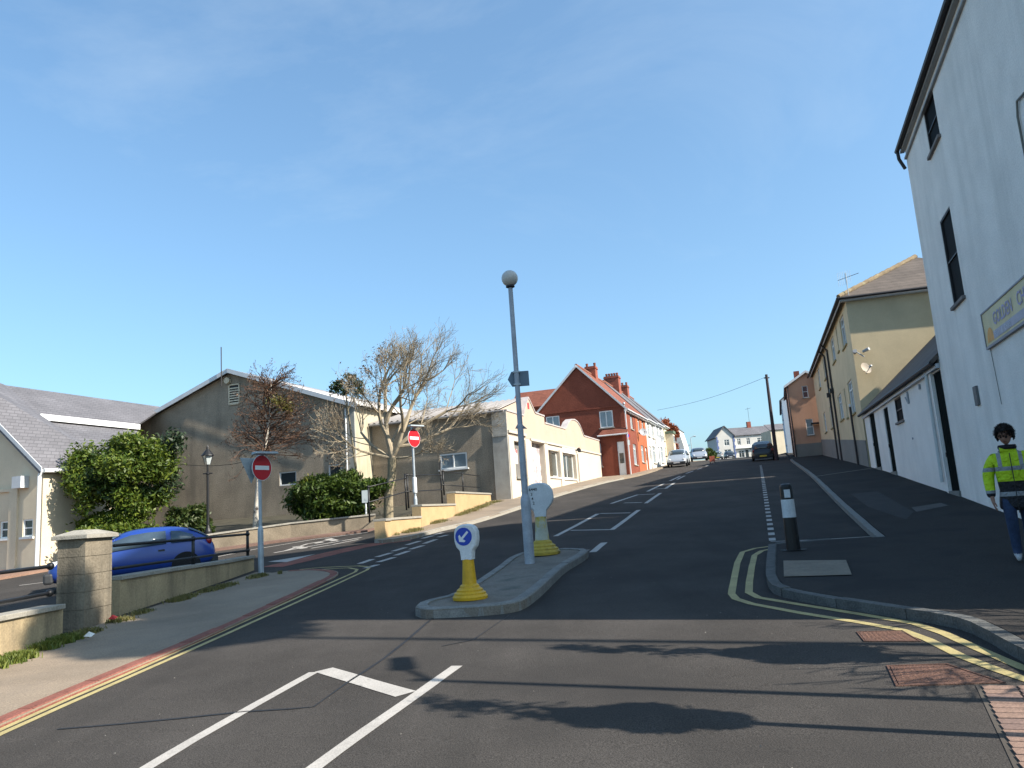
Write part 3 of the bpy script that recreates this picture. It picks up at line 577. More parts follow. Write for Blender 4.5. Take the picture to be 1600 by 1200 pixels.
# satellite dishes and aerial on the yellow gable
def dish(nm, lab, pos, n, r, mat, arm=True, grp=None):
    D = Thing(nm, lab, 'satellite dish', pos, group=grp); n = Vector(n).normalized(); a = n.orthogonal().normalized(); b = n.cross(a); P = Vector(pos)
    m = MB(); N = 16; vs = [P+n*.0]
    for ring in (1, 2, 3):
        rr = r*ring/3; vs += [P+n*(.25*r*(ring/3)**2)+(a*math.cos(i*2*math.pi/N)+b*math.sin(i*2*math.pi/N))*rr for i in range(N)]
    fs = [(0, 1+i, 1+(i+1) % N) for i in range(N)]
    for ring in (0, 1): fs += [(1+ring*N+i, 1+(ring+1)*N+i, 1+(ring+1)*N+(i+1) % N, 1+ring*N+(i+1) % N) for i in range(N)]
    m.add(vs, fs); D.part('reflector', m, mat, smooth=True)
    m = MB(); tip = P+n*r*1.2-Vector((0, 0, r*.25)); m.tube(P-Vector((0, 0, r*.9)), tip, .015); D.part('arm', m, greym); m = MB(); m.tube(tip-n*.04, tip+n*.08, .045); D.part('receiver', m, greym)
    m = MB(); m.tube(P-n*.0, P-n*r*.35+Vector((0, r*.25, -.05)), .02); D.part('bracket', m, greym)
dish('satellite_dish', 'large pale satellite dish on the yellow gable wall', (4.02, 36.02, 6.77), (.6, -.75, .35), .26, M('dish_cream', (.34,.30,.25), .7))
m = MB()
Cm = Thing('wall_light', 'grey twin spotlight fixed to the corner of the yellow gable', 'light', (3.85, 36.1, 7.5))
m.tube((3.72, 36.27, 7.55), (3.72, 36.05, 7.6), .07, .09); m.tube((3.75, 36.1, 7.58), (4.05, 36.05, 7.3), .025); Cm.part('bracket', m, greym); m = MB(); m.tube((4.05, 36.2, 7.55), (4.28, 36.0, 7.62), .06, .075); Cm.part('lamp_head', m, greym)
Ar = Thing('tv_aerial', 'comb shaped aerial above the corner of the yellow roof', 'aerial', (3.85, 36.15, 10.0))
m = MB(); m.tube((3.8, 36.15, 9.9), (3.8, 36.15, 11.15), .018); Ar.part('mast', m, galv); m = MB(); m.tube((3.45, 36.1, 10.85), (4.35, 36.3, 11.1), .012); Ar.part('boom', m, leadm); m = MB()
for i in range(8): x = 3.46+i*.075; m.tube((x, 36.1+i*.015, 10.55+i*.02), (x, 36.1+i*.015, 11.2+i*.012), .006, n=5)
Ar.part('rods', m, galv)

# --- pink house beyond
T = Thing('pink_house', 'pink rendered house with small gable beyond the yellow building', 'house', (2.6, 62, 4.2))
E = PL((1.25, 60.8), (1, 0), (0, -1)); hs = [(1.05, 1.45, 8.6, 9.5), (1.0, 1.5, 5.8, 7.0)]
m = MB(); wallm(m, E, 0, 2.9, 3, 9.75, hs, .1); m.add([E(0, 9.75), E(2.9, 9.75), E(1.45, 10.55)], [(0, 1, 2)]); wallm(m, PL((1.25, 60.8), (0, 1), (-1, 0)), 0, 9, 3, 9.75); wallm(m, PL((4.15, 60.8), (0, 1), (1, 0)), 0, 9, 3, 9.75); T.part('wall', m, pinkr)
window(T, E, hs[0], .08, whitep, M('window_red_blind', (.10,.02,.02), .2, spec=.6), 1, 1, .05); window(T, E, hs[1], .08, whitep, glassb, 1, 1, .05)
rf = MB(); rf.slab([(1.05, 60.6, 9.62), (2.7, 60.6, 10.62), (2.7, 70, 10.62), (1.05, 70, 9.62)], .08); rf.slab([(2.7, 60.6, 10.62), (4.35, 60.6, 9.62), (4.35, 70, 9.62), (2.7, 70, 10.62)], .08); T.part('roof', rf, slate)
m = MB(); m.slab([(1.05, 60.56, 9.62), (2.7, 60.56, 10.62), (2.7, 60.56, 10.45), (1.05, 60.56, 9.45)], .03); m.slab([(2.7, 60.56, 10.62), (4.35, 60.56, 9.62), (4.35, 60.56, 9.45), (2.7, 60.56, 10.45)], .03); T.part('bargeboard', m, whitep)
m = MB(); obox(m, E, 0, 2.9, 3, 5.2, .003, .03); T.part('plinth', m, plinthg)
pipe(T, [(1.3, 60.7, 9.6), (1.32, 60.72, 4.1)], .045); pipe(T, [(1.2, 63, 9.5), (1.2, 63, 4.2)], .045); m = MB(); m.box(2.6, 4.1, 60.2, 60.78, 6.55, 6.65); T.part('porch_canopy', m, leadm)
# far white houses on the right side
T = Thing('pale_house', 'pale blue and white house beyond the pink house', 'house', (1.6, 84, 5.5)); m = MB(); hs = [(3, 4.2, 8.8, 10), (3, 4.2, 6.3, 7.6), (8, 9.2, 8.8, 10)]
Fp = PL((.95, 76), (0, 1), (-1, 0)); wallm(m, Fp, 0, 14, 4, 10.4, hs, .1); wallm(m, PL((.95, 76), (1, 0), (0, -1)), 0, 7, 4, 10.4); m.add([(.95, 76, 10.4), (7.95, 76, 10.4), (4.4, 76, 13)], [(0, 1, 2)]); T.part('wall', m, M('pale_blue_render', (.55,.62,.68), .9, .05, 1))
for h in hs: window(T, Fp, h, .08)
rf = MB(); rf.slab([(.75, 75.9, 10.3), (4.4, 75.9, 13.05), (4.4, 90, 13.05), (.75, 90, 10.3)], .1); rf.slab([(4.4, 75.9, 13.05), (8.1, 75.9, 10.3), (8.1, 90, 10.3), (4.4, 90, 13.05)], .1); T.part('roof', rf, slate)
m = MB(); m.box(2.4, 2.9, 78, 78.9, 11, 13.2); T.part('chimney', m, redbrick)

# --- terrace on the left: red corner house and its neighbours
TF, RT, BT = -9.65, -12.75, -16.1
def terrace(name, lab, s0, s1, ez, rz, wm, rm, holes, door=None, first=False, gm=whitep, rail=None):
    T = Thing(name, lab, 'house', (TF, (s0+s1)/2, zs((s0+s1)/2))); F = PL((TF, s0), (0, 1), (1, 0)); m = MB(); L_ = s1-s0
    hh = list(holes)+([door] if door else []); wallm(m, F, 0, L_, zs(s0)-.6, ez, hh, .14)
    if not first:
        wallm(m, PL((TF, s0), (-1, 0), (0, -1)), 0, TF-BT, zs(s0)-.6, ez); m.add([(TF, s0, ez), (BT, s0, ez), (RT, s0, rz)], [(0, 1, 2)])
    wallm(m, PL((BT, s0), (0, 1), (-1, 0)), 0, L_, zs(s0)-.6, ez); wallm(m, PL((TF, s1), (-1, 0), (0, 1)), 0, TF-BT, zs(s0)-.6, ez); m.add([(TF, s1, ez), (BT, s1, ez), (RT, s1, rz)], [(0, 1, 2)])
    W = T.part('wall', m, wm)
    for h in holes: window(T, F, h, .1, gm, glassb, 2 if h[1]-h[0] > .8 else 1, 1, .06, zbar=h[3]-.35)
    if door: m = MB(); obox(m, F, door[0]+.01, door[1]-.01, door[2], door[3]-.01, -.13, -.08); d = T.part('door', m, whitep); m = MB(); obox(m, F, door[0]+.15, door[1]-.15, door[3]-1.0, door[3]-.3, -.079, -.07); T.part('pane', m, glass, d)
    rf = MB(); o1 = .18; za = ez-o1*(rz-ez)/(TF-RT); a = s0-(.1 if first else 0)
    rf.slab([(TF+o1, a, za+.06), (TF+o1, s1, za+.06), (RT, s1, rz+.06), (RT, a, rz+.06)], .1); rf.slab([(RT, a, rz+.06), (RT, s1, rz+.06), (BT-o1, s1, za+.06), (BT-o1, a, za+.06)], .1); R_ = T.part('roof', rf, rm)
    m = MB(); m.tube((RT, a, rz+.08), (RT, s1, rz+.08), .1, .1, 8); T.part('ridge_tiles', m, M('ridge_red', (.22,.09,.06), .9, .2, 3), R_)
    gutter(T, (TF+o1+.05, s0, za-.02), (TF+o1+.05, s1, za-.02), .06, verge); m = MB(); m.box(TF+.01, TF+o1, s0, s1, za-.14, za-.02); T.part('fascia', m, whitep)
    return T, F
def chimney(T, t, s, zb, zt, w=.55, l=1.1, pots=4):
    m = MB(); m.box(t-w, t+w, s-l/2, s+l/2, zb, zt-.2); m.box(t-w-.05, t+w+.05, s-l/2-.05, s+l/2+.05, zt-.2, zt-.12); m.box(t-w-.02, t+w+.02, s-l/2-.02, s+l/2+.02, zt-.12, zt); o = T.part('chimney', m, redbrick)
    for i in range(pots): m = MB(); m.lathe([(.10, 0), (.09, .12), (.11, .28), (.09, .3)], 8, (t-w*.75+1.5*w*i/(max(1, pots-1)), s, zt)); T.part('chimney_pot', m, clay, o)
T, F = terrace('red_house', 'red roughcast corner house with large gable above the shop', 52.5, 56.8, 8.4, 11.62, redr, clay, [(2.1, 3.1, 7.0, 8.25), (2.2, 3.5, 4.45, 5.95)], first=True)
E = PL((BT, 52.5), (1, 0), (0, -1)); u = lambda t: t-BT
gh = [(u(-11.41), u(-10.46), 7.05, 8.22), (u(-15.3), u(-14.3), 7.45, 8.25), (u(-12.0), u(-11.5), 4.4, 6.0)]; dr = (u(-10.36), u(-9.86), 3.2, 6.0)
m = MB(); wallm(m, E, 0, TF-BT, 2.8, 8.4, gh+[dr], .14); m.add([E(0, 8.4), E(TF-BT, 8.4), E(RT-BT, 11.62)], [(0, 1, 2)]); T.part('gable_wall', m, redr)
for h in gh: window(T, E, h, .06, whitep, glassb, 2, 0, .07)
m = MB(); obox(m, E, dr[0]+.01, dr[1]-.01, dr[2], dr[3]-.01, -.12, -.06); d = T.part('door', m, whitep); m = MB(); obox(m, E, dr[0]+.1, dr[1]-.1, 4.5, 5.2, -.058, -.05); T.part('pane', m, glass, d)
m = MB(); obox(m, E, 0, TF-BT, 8.42, 8.52, .004, .05); T.part('string_course', m, redr)
m = MB(); z0_, z1_ = 6.5, 6.95; m.slab([E(u(-11.6), z0_, .32), E(u(-9.5), z0_, .32), E(u(-9.5), z1_, .0), E(u(-11.2), z1_, 0)], .06); pt = T.part('pent_roof', m, clay); m = MB(); m.tube(E(u(-11.6), z0_-.03, .36), E(u(-9.45), z0_-.03, .36), .05); T.part('pent_gutter', m, verge, pt)
for sgn, t1 in ((1, TF+.2), (-1, BT-.2)):
    m = MB(); za = 8.4-.2*(11.62-8.4)/3.1; m.slab([(t1, 52.36, za+.10), (RT, 52.36, 11.72), (RT, 52.36, 11.54), (t1, 52.36, za-.08)], .03); T.part('bargeboard', m, verge)
pipe(T, [(TF+.1, 52.42, 8.2), (TF+.1, 52.42, 3.6)], .04, verge)
rw = MB(); zz = Ts(800, 617, 58)[2]; rw.slab([(-15.5, 56.2, zz-1.5), (-19.2, 56.2, zz-1.5), (-19.2, 58, zz), (-15.5, 58, zz)], .1); rw.slab([(-15.5, 58, zz), (-19.2, 58, zz), (-19.2, 60, zz-1.5), (-15.5, 60, zz-1.5)], .1); T.part('rear_roof', rw, clay)
m = MB(); m.box(-19.0, -15.6, 56.4, 59.8, 2.8, zz-1.45); T.part('rear_wing', m, redr)
chimney(T, RT, 57.2, 11, 12.3, .4, .8, 2)
T, F = terrace('orange_house', 'narrow orange rendered terraced house next to the red corner house', 56.8, 61.3, 8.42, 11.6, oranger, clay, [(.9, 1.7, 7.0, 8.2), (2.7, 3.5, 7.0, 8.2), (1.3, 2.5, 4.75, 6.05)], (3.3, 4.1, 3.4, 6.0))
T, F = terrace('white_terraced_house', 'white terraced house with satellite dish beside the orange house', 61.3, 66.3, 8.5, 11.7, twhite, slate, [(.8, 1.8, 7.0, 8.25), (3, 4, 7.0, 8.25), (2.4, 3.9, 4.9, 6.3)], (.8, 1.7, 3.8, 6.2)); chimney(T, RT, 65.2, 11, 12.7, .62, 1.0, 5)
T, F = terrace('white_terraced_house', 'white terraced house further uphill, before the cream one', 66.3, 70.6, 8.6, 11.75, M('terrace_white_cool', (.52,.53,.53), .88, .05, 1), slate, [(.8, 1.7, 7.1, 8.3), (2.6, 3.5, 7.1, 8.3), (2.0, 3.5, 5.1, 6.5)], (.6, 1.4, 4.1, 6.4)); chimney(T, RT, 69.8, 11, 12.5, .5, .9, 3)
T, F = terrace('cream_terraced_house', 'cream end of terrace house with green topped bay window', 70.6, 75, 8.75, 11.8, tcream, slate, [(.6, 1.3, 7.2, 8.3), (3.2, 4.0, 7.2, 8.3)], (.5, 1.3, 4.4, 6.6))
bay = MB(); obox(bay, F, 1.7, 3.0, 4.6, 7.9, 0, .7); by = T.part('bay', bay, tcream); m = MB(); obox(m, F, 1.6, 3.1, 7.9, 8.15, 0, .8); T.part('bay_roof', m, M('green_paint', (.12,.16,.11), .6), by); m = MB(); obox(m, F, 1.8, 2.9, 5.3, 6.4, .702, .72); obox(m, F, 1.8, 2.9, 7.0, 7.7, .702, .72); T.part('pane', m, glassb, by)
dish('satellite_dish', 'grey satellite dish on the orange house front', (-9.25, 57.3, 6.9), (.5, -.8, .3), .3, greym)
dish('satellite_dish', 'white satellite dish on the white terraced house front', (-9.25, 66.0, 7.0), (.5, -.8, .3), .32, greym)

# --- single storey shop with the curved parapet
T = Thing('shop', 'single storey cream shop with curved parapet and empty windows', 'shop', (-11.5, 42, 2.8))
F = PL((-11.5, 33.0), (0, 1), (1, 0)); LL = 19.1; ZC = 5.22
hs = [(.8, 2.3, 3.3, 4.98), (3.45, 5.6, 2.0, 5.12), (6.35, 8.5, 3.42, 4.86), (9.2, 12.0, 3.38, 4.84)]; slit = (12.4, 12.62, 3.3, 4.88)
m = MB(); wallm(m, F, 0, LL, 1.4, ZC, hs+[slit], .25); wallm(m, PL((-11.5, 33+LL), (-1, 0), (0, 1)), 0, 6, 1.4, ZC); T.part('wall', m, shopw)
prof = [(0, ZC), (LL, ZC), (LL, 6.13), (14.7, 6.15), (14.35, 6.4), (13.9, 6.72), (13.3, 6.93), (12.6, 7.0), (11.8, 6.93), (11.1, 6.7), (10.6, 6.4), (10.25, 6.25), (6.1, 6.23), (6.1, 6.6), (4.5, 6.62), (3.5, 7.3), (2.7, 6.55), (2.55, 6.3), (0, 6.3)]
m = MB(); m.prism(prof, lambda a, b, d: F(a, b, .012-d*.3)); T.part('parapet', m, shoptop)
m = MB()
for i in range(2, len(prof)-1):
    (a, b), (c_, d_) = prof[i], prof[i+1]
    if abs(a-c_) < .02: continue
    m.hexa([F(a, b+.002, .05), F(c_, d_+.002, .05), F(c_, d_+.002, -.33), F(a, b+.002, -.33)], [F(a, b+.075, .05), F(c_, d_+.075, .05), F(c_, d_+.075, -.33), F(a, b+.075, -.33)])
T.part('parapet_coping', m, M('coping_mauve', (.40,.36,.35), .85, .15, 3))
m = MB(); obox(m, F, 5.9, LL+.02, ZC-.06, ZC+.04, .0125, .07); obox(m, F, 3.3, 5.75, 5.14, 5.26, .0125, .09); obox(m, F, .0, 2.6, 5.3, 5.42, .0125, .10); T.part('cornice', m, shopw)
m = MB()
for a, b in ((0.0, .72), (2.45, 3.4), (5.62, 6.28), (8.52, 9.12), (12.02, 12.36), (12.66, 12.76)): obox(m, F, a, b, 1.4, 4.95 if a > 8 else 5.13, .0, .05)
T.part('pilasters', m, shopw)
m = MB(); obox(m, F, 9.2, 12.05, 4.86, 5.14, .0, .045); T.part('sign_board', m, M('sign_board_white', (.8,.8,.78), .6, .03))
for i, h in enumerate((hs[2], hs[3])): window(T, F, h, .2, whitep, M('shop_glass', (.06,.065,.06), .08, .3, 1.5, spec=.8, fine=0), 2, 0, .09, whitep)
m = MB(); obox(m, F, hs[0][0], hs[0][1], hs[0][2], hs[0][3], -.22, -.2); o = T.part('shop_window', m, M('blind_grey', (.17,.16,.15), .5, .1, 2)); m = MB(); obox(m, F, hs[0][0]+.1, hs[0][0]+1.0, 3.95, 4.65, -.199, -.19); T.part('poster', m, M('poster_white_red', (.75,.70,.68), .6, .1, 3, patch=(.55,.10,.10), pscale=2.2, pthr=(.5,.56)), o); m = MB(); obox(m, F, hs[0][0]-.06, hs[0][1]+.06, hs[0][2]-.09, hs[0][2]-.002, -.2, .1); T.part('sill', m, plinthg, o)
m = MB(); obox(m, F, hs[1][0], hs[1][1], hs[1][2], hs[1][3], -.3, -.24); o = T.part('doorway_board', m, M('flyposted_board', (.34,.29,.30), .8, .2, 3, patch=(.62,.60,.60), pscale=2.0, pthr=(.5,.54)))
for k in range(9):
    rr = random.Random(k); uu = hs[1][0]+.25+(k % 3)*.6; zz_ = 2.75+(k//3)*.5; m = MB(); obox(m, F, uu, uu+.42, zz_, zz_+.34, -.238, -.232); T.part('flyposter', m, M('flyposter%d' % (k % 4), [(.62,.60,.58), (.5,.45,.47), (.68,.66,.66), (.42,.40,.42)][k % 4], .8, .2, 4, patch=(.25,.22,.25), pscale=5, pthr=(.55,.6)), o)
m = MB(); obox(m, F, slit[0], slit[1], slit[2], slit[3], -.3, -.2); T.part('side_door', m, darkdoor)
m = MB(); obox(m, F, 3.3, 3.55, 6.75, 7.05, .0125, .03); T.part('red_badge', m, M('badge_red', (.5,.05,.05), .5))
m = MB(); m.tube(F(12.4, 5.15, .0), F(12.4, 5.25, .25), .05); obox(m, F, 12.3, 12.5, 5.0, 5.2, .15, .3); T.part('wall_lamp', m, leadm)
m = MB(); m.box(-11.48, -11.2, 36, 45, 1.5, 3.0); lowz = zs(39)
E = PL((-18.5, 33.0), (1, 0), (0, -1)); sw = (3.58, 4.95, 3.88, 4.6)
m = MB(); wallm(m, E, 0, 7.0, 1.4, 6.32, [sw], .1); wallm(m, PL((-25, 40), (1, 0), (0, 1)), 0, 13.5, 1.4, 6.32); T.part('side_wall', m, greyrough); window(T, E, sw, .05, whitep, glassb, 2, 0, .07, whitep)
m = MB(); obox(m, E, 6.3, 7.02, 1.4, 5.15, .0, .10); obox(m, E, 6.3, 7.04, 5.15, 5.25, .0, .14); obox(m, E, 6.3, 7.02, 5.25, 6.28, 0, .06); T.part('corner_pilaster', m, greypil)
def corrugated(T, name, p00, p10, p01, p11, n, amp, mat, parent=None):    # ribs run p00->p01; n waves along p00->p10
    m = MB(); P = [Vector(p) for p in (p00, p10, p01, p11)]; nrm = (P[1]-P[0]).cross(P[2]-P[0]).normalized(); K_ = n*4
    if nrm.z < 0: nrm = -nrm
    for i in range(K_+1):
        f = i/K_; o = nrm*amp*(0, 1, 0, -1)[i % 4]; m.v += [tuple(P[0].lerp(P[1], f)+o), tuple(P[2].lerp(P[3], f)+o)]
    m.f = [(2*i, 2*i+2, 2*i+3, 2*i+1) for i in range(K_)]
    o = T.part(name, m, mat, parent, smooth=True, recalc=False); so = o.modifiers.new('thick', 'SOLIDIFY'); so.thickness = .012; return o
corrugated(T, 'roof_sheet', (-11.8, 32.75, 6.36), (-22.5, 32.75, 6.36), (-11.8, 36.5, 7.32), (-22.5, 36.5, 7.32), 34, .045, corr)
corrugated(T, 'roof_sheet', (-11.8, 36.5, 7.32), (-22.5, 36.5, 7.32), (-11.8, 40.2, 6.36), (-22.5, 40.2, 6.36), 34, .045, corr)
m = MB(); m.box(-17.9, -11.6, 39.5, 51.8, 5.5, 5.7); T.part('rear_roof', m, leadm)
gutter(T, (-18.4, 32.68, 6.28), (-11.5, 32.68, 6.28), .06, M('gutter_grey', (.22,.21,.21), .6))
m = MB(); m.add([(-11.82, 32.95, 6.2), (-11.82, 40.0, 6.2), (-11.82, 40.0, 6.36), (-11.82, 36.5, 7.28), (-11.82, 32.95, 6.36)], [(0, 1, 2, 3, 4)]); T.part('roof_gable', m, shoptop)
m = MB(); m.lathe([(.2, 0), (.16, .15), (.16, .5), (.22, .55), (.05, .75)], 10, (-15.6, 42.0, 7.35)); T.part('roof_vent', m, plinthg)

# --- grey hall behind the trees
T = Thing('hall', 'grey roughcast hall with wide low gable and corrugated roof', 'hall', (-25.45, 31.5, 1.9))
AP, sl = (-25.45, 9.62), .355; t0, t1 = -32.5, -18.5; ez = lambda t: AP[1]-sl*abs(t-AP[0]); EZ = ez(t1)
E = PL((t0, 31.5), (1, 0), (0, -1)); hs = [(u_-t0, v_-t0, a, b) for u_, v_, a, b in ((-22.74, -21.78, 3.71, 4.37), (-20.0, -19.3, 3.9, 4.5))]
m = MB(); wallm(m, E, 0, t1-t0, 1.2, EZ-.02, hs, .12); m.add([(t0, 31.5, EZ-.02), (t1, 31.5, EZ-.02), (AP[0], 31.5, AP[1])], [(0, 1, 2)]); T.part('gable_wall', m, greyrough)
m = MB(); wallm(m, PL((t1, 31.5), (0, 1), (1, 0)), 0, 26, 1.2, EZ); wallm(m, PL((t0, 31.5), (0, 1), (-1, 0)), 0, 26, 1.2, ez(t0)); wallm(m, PL((t0, 57.5), (1, 0), (0, 1)), 0, t1-t0, 1.2, EZ); T.part('side_wall', m, M('hall_side', (.42,.37,.27), .9, .15, 1, .3, 40, streak=.3))
for h in hs: window(T, E, h, .08, whitep, glass, 1, 0, .06, None)
m = MB(); obox(m, E, t1-t0-.35, t1-t0+.03, 1.2, EZ-.05, .0, .08); T.part('corner_pilaster', m, greypil)
corrugated(T, 'roof_sheet', (AP[0], 31.2, AP[1]+.1), (AP[0], 57.6, AP[1]+.1), (t1+.35, 31.2, ez(t1+.35)+.1), (t1+.35, 57.6, ez(t1+.35)+.1), 80, .03, M('hall_sheet', (.52,.49,.46), .55, .12, .8, 0, 40, .4))
corrugated(T, 'roof_sheet', (AP[0], 31.2, AP[1]+.1), (AP[0], 57.6, AP[1]+.1), (t0-.35, 31.2, ez(t0-.35)+.1), (t0-.35, 57.6, ez(t0-.35)+.1), 80, .03, corr)
for tt in (t1+.38, t0-.38):
    m = MB(); m.slab([(AP[0], 31.16, AP[1]+.16), (tt, 31.16, ez(tt)+.16), (tt, 31.16, ez(tt)-.06), (AP[0], 31.16, AP[1]-.06)], .03); T.part('bargeboard', m, verge)
m = MB(); u0, u1, a, b = -25.62-t0, -24.95-t0, 7.95, 9.0
obox(m, E, u0, u1, a, a+.06, .002, .06); obox(m, E, u0, u1, b-.06, b, .002, .06); obox(m, E, u0, u0+.06, a, b, .002, .06); obox(m, E, u1-.06, u1, a, b, .002, .06); lv = T.part('louvre', m, creamr)
m = MB(); obox(m, E, u0+.06, u1-.06, a+.06, b-.06, .003, .006); T.part('backing', m, blackm, lv)
for k in range(7): z = a+.11+k*.125; m = MB(); m.hexa([E(u0+.06, z, .01), E(u1-.06, z, .01), E(u1-.06, z-.06, .07), E(u0+.06, z-.06, .07)], [E(u0+.06, z+.02, .01), E(u1-.06, z+.02, .01), E(u1-.06, z-.04, .07), E(u0+.06, z-.04, .07)]); T.part('slat', m, creamr, lv)
pipe(T, [(-25.75, 31.1, 8.9), (-25.75, 31.1, 10.9)], .025, leadm, 'mast'); m = MB(); m.tube((-25.62, 31.48, 9.2), (-25.62, 31.3, 9.2), .16, .16, 14); T.part('alarm_bell', m, creamr)
pipe(T, [(t1-.42, 31.4, EZ-.1), (t1-.42, 31.4, 1.6)], .04, whitep)

# --- slate roofed building at the far left
T = Thing('slate_roofed_building', 'cream building with large slate roof and white downpipe at far left', 'building', (-24, 19, .9))
E = PL((-34, 18.65), (1, 0), (0, -1)); cx = -22.47; ww = [(-24.28+34, -23.88+34, 2.0, 2.56), (-23.29+34, -22.85+34, 2.0, 2.56)]
m = MB(); wallm(m, E, 0, 34+cx, .3, 4.12, ww, .1); m.add([E(0, 4.12), E(34+cx, 4.12), E(34-27.6, 8.4)], [(0, 1, 2)]); T.part('gable_wall', m, creamr)
S2 = PL((cx, 18.65), (0, 1), (1, 0)); m = MB(); wallm(m, S2, 0, 3.4, .3, 4.16); wallm(m, PL((cx, 22.05), (-1, 0), (0, 1)), 0, 6, .3, 4.16); m.add([(cx, 22.05, 4.16), (-28.4, 22.05, 4.16), (-28.4, 22.05, 6.9)], [(0, 1, 2)]); T.part('side_wall', m, creamr)
for h in ww: window(T, E, h, .06, whitep, glass, 1, 1, .05, whitep)
m = MB(); obox(m, E, 34-23.86, 34-23.5, .3, 3.5, .0, .07); obox(m, E, 34-26, 34-23.5, 3.5, 3.6, 0, .07); T.part('pilaster', m, creamr)
m = MB(); obox(m, E, 34-23.47, 34-23.08, 3.57, 3.95, .004, .3); T.part('extractor_box', m, verge)
pipe(T, [(cx+.12, 18.5, 4.1), (cx+.02, 18.5, 3.9), (cx+.02, 18.5, 1.0)], .06, whitep)
r0 = (-31, 23.8, 8.6); r1 = Tt(256, 637, -31); r1 = (-31, r1[1], 8.6); b0_ = Tt(60, 646, -27.6); b1_ = Tt(216, 663, -27.6); b1_ = (b1_[0], b1_[1], b0_[2])
rf = MB(); rf.slab([(cx+.15, 18.45, 4.08), (cx+.15, 21.8, 4.12), tuple(b0_), r0, (-27.6, 18.45, 8.5)], .12); T.part('wing_roof', rf, slate)
rf = MB(); rf.slab([(-27.6, 18.45, 8.5), r0, (-36, 23.8, 4.5), (-33, 18.45, 4.2)], .12); T.part('wing_roof', rf, slate)
rf = MB(); rf.slab([tuple(b0_), b1_, r1, r0], .12); rf.slab([r0, r1, (-40, r1[1], 4), (-40, 23.8, 4)], .1); T.part('main_roof', rf, slate)
m = MB(); d_ = (.06, 0, -.1); m.hexa([(b0_[0]+.02, b0_[1], b0_[2]-.26), (b1_[0]+.02, b1_[1], b1_[2]-.26), (b1_[0]+.12, b1_[1], b1_[2]-.26), (b0_[0]+.12, b0_[1], b0_[2]-.26)], [(b0_[0]+.02, b0_[1], b0_[2]-.02), (b1_[0]+.02, b1_[1], b1_[2]-.02), (b1_[0]+.12, b1_[1], b1_[2]-.02), (b0_[0]+.12, b0_[1], b0_[2]-.02)]); T.part('roof_step', m, whitep)
rf = MB(); rf.slab([(cx+.15, 21.8, 4.1), (lambda q: (q[0], q[1], 4.1+.5*(-22.3-q[0])))(Tt(192, 688, -25.0)), (b1_[0], b1_[1], b1_[2]-.3), (b0_[0], b0_[1], b0_[2]-.3)], .1); T.part('lower_roof', rf, slate)
m = MB(); m.slab([(cx+.18, 18.42, 4.0), (cx+.18, 18.42, 4.16), (-27.6, 18.42, 8.6), (-27.6, 18.42, 8.42)], .03); T.part('bargeboard', m, verge)
m = MB(); m.tube((cx+.2, 18.5, 4.06), (cx+.2, 21.9, 4.1), .07); T.part('gutter', m, whitep)

# --- far white house facing down the street, at the top of the hill
Y = 165.0; c = Ty(1148, 718, Y); T = Thing('white_hotel', 'far white house with blue quoins and slate roofs at the hilltop', 'house', c, 0, local=True)
q = lambda px, py: (lambda p: (p[0]-c[0], p[1]-c[1], p[2]-c[2]))(Ty(px, py, Y))
x0, x1, x2, ze = q(1119, 700)[0], q(1147.5, 700)[0], q(1209, 700)[0], 5.1
A = PL((x0, -.8), (1, 0), (0, -1)); B = PL((x1, 0), (1, 0), (0, -1)); wA = x1-x0; wB = x2-x1
ha = [(1.6, 2.7, 3.0, 4.3), (1.4, 2.9, .6, 2.2)]; hb = [(.7, 1.5, 3.0, 4.4), (2.7, 3.5, 3.0, 4.4), (.8, 2.0, .3, 1.8), (5.0, 6.6, 3.0, 4.3)]
m = MB(); wallm(m, A, 0, wA, -3, ze, ha, .1); m.add([A(0, ze), A(wA, ze), A(wA/2, ze+2.1)], [(0, 1, 2)]); wallm(m, PL((x0, -.8), (0, 1), (-1, 0)), 0, 8, -3, ze); wallm(m, PL((x1, -.8), (0, 1), (1, 0)), 0, 8, -3, ze); wallm(m, B, 0, wB, -3, ze, hb, .1); wallm(m, PL((x2, 0), (0, 1), (1, 0)), 0, 8, -3, ze); T.part('wall', m, twhite)
for P_, hh in ((A, ha), (B, hb)):
    for h in hh: window(T, P_, h, .08, whitep, glass, 2, 1, .09, None, zbar=h[3]-.45)
m = MB(); obox(m, B, 2.3, 2.9, -.5, 1.9, .0, .03); T.part('door', m, glass)
rf = MB(); rf.slab([(x0-.35, -1.1, ze-.25), (x0+wA/2, -1.1, ze+2.2), (x0+wA/2, 8, ze+2.2), (x0-.35, 8, ze-.25)], .12); rf.slab([(x0+wA/2, -1.1, ze+2.2), (x1+.35, -1.1, ze-.25), (x1+.35, 8, ze-.25), (x0+wA/2, 8, ze+2.2)], .12); rf.slab([(x1-.5, -.3, ze-.05), (x2+.2, -.3, ze-.05), (x2+.2, 4, ze+2.0), (x1-.5, 4, ze+2.0)], .12); T.part('roof', rf, slate)
m = MB()
for P_, uu in ((A, .0), (A, wA-.35)):
    for k in range(9): obox(m, P_, uu+(0 if k % 2 else .02), uu+(.45 if k % 2 else .3), -1+k*.68, -1+k*.68+.6, .004, .06)
T.part('quoins', m, M('quoin_blue', (.12,.16,.32), .8)); m = MB(); obox(m, B, 0, wB*.6, 2.25, 2.4, 0, .5); T.part('porch', m, whitep)
m = MB(); m.box(x1+4.4, x1+5.2, 3.5, 4.3, ze+1.5, ze+3.1); T.part('chimney', m, redbrick)
m = MB(); m.tube((x1+5.0, 3.8, ze+2.5), (x1+5.0, 3.8, ze+6.2), .03); m.tube((x1+4.4, 3.8, ze+5.9), (x1+5.6, 3.8, ze+6.1), .03); T.part('aerial', m, leadm)
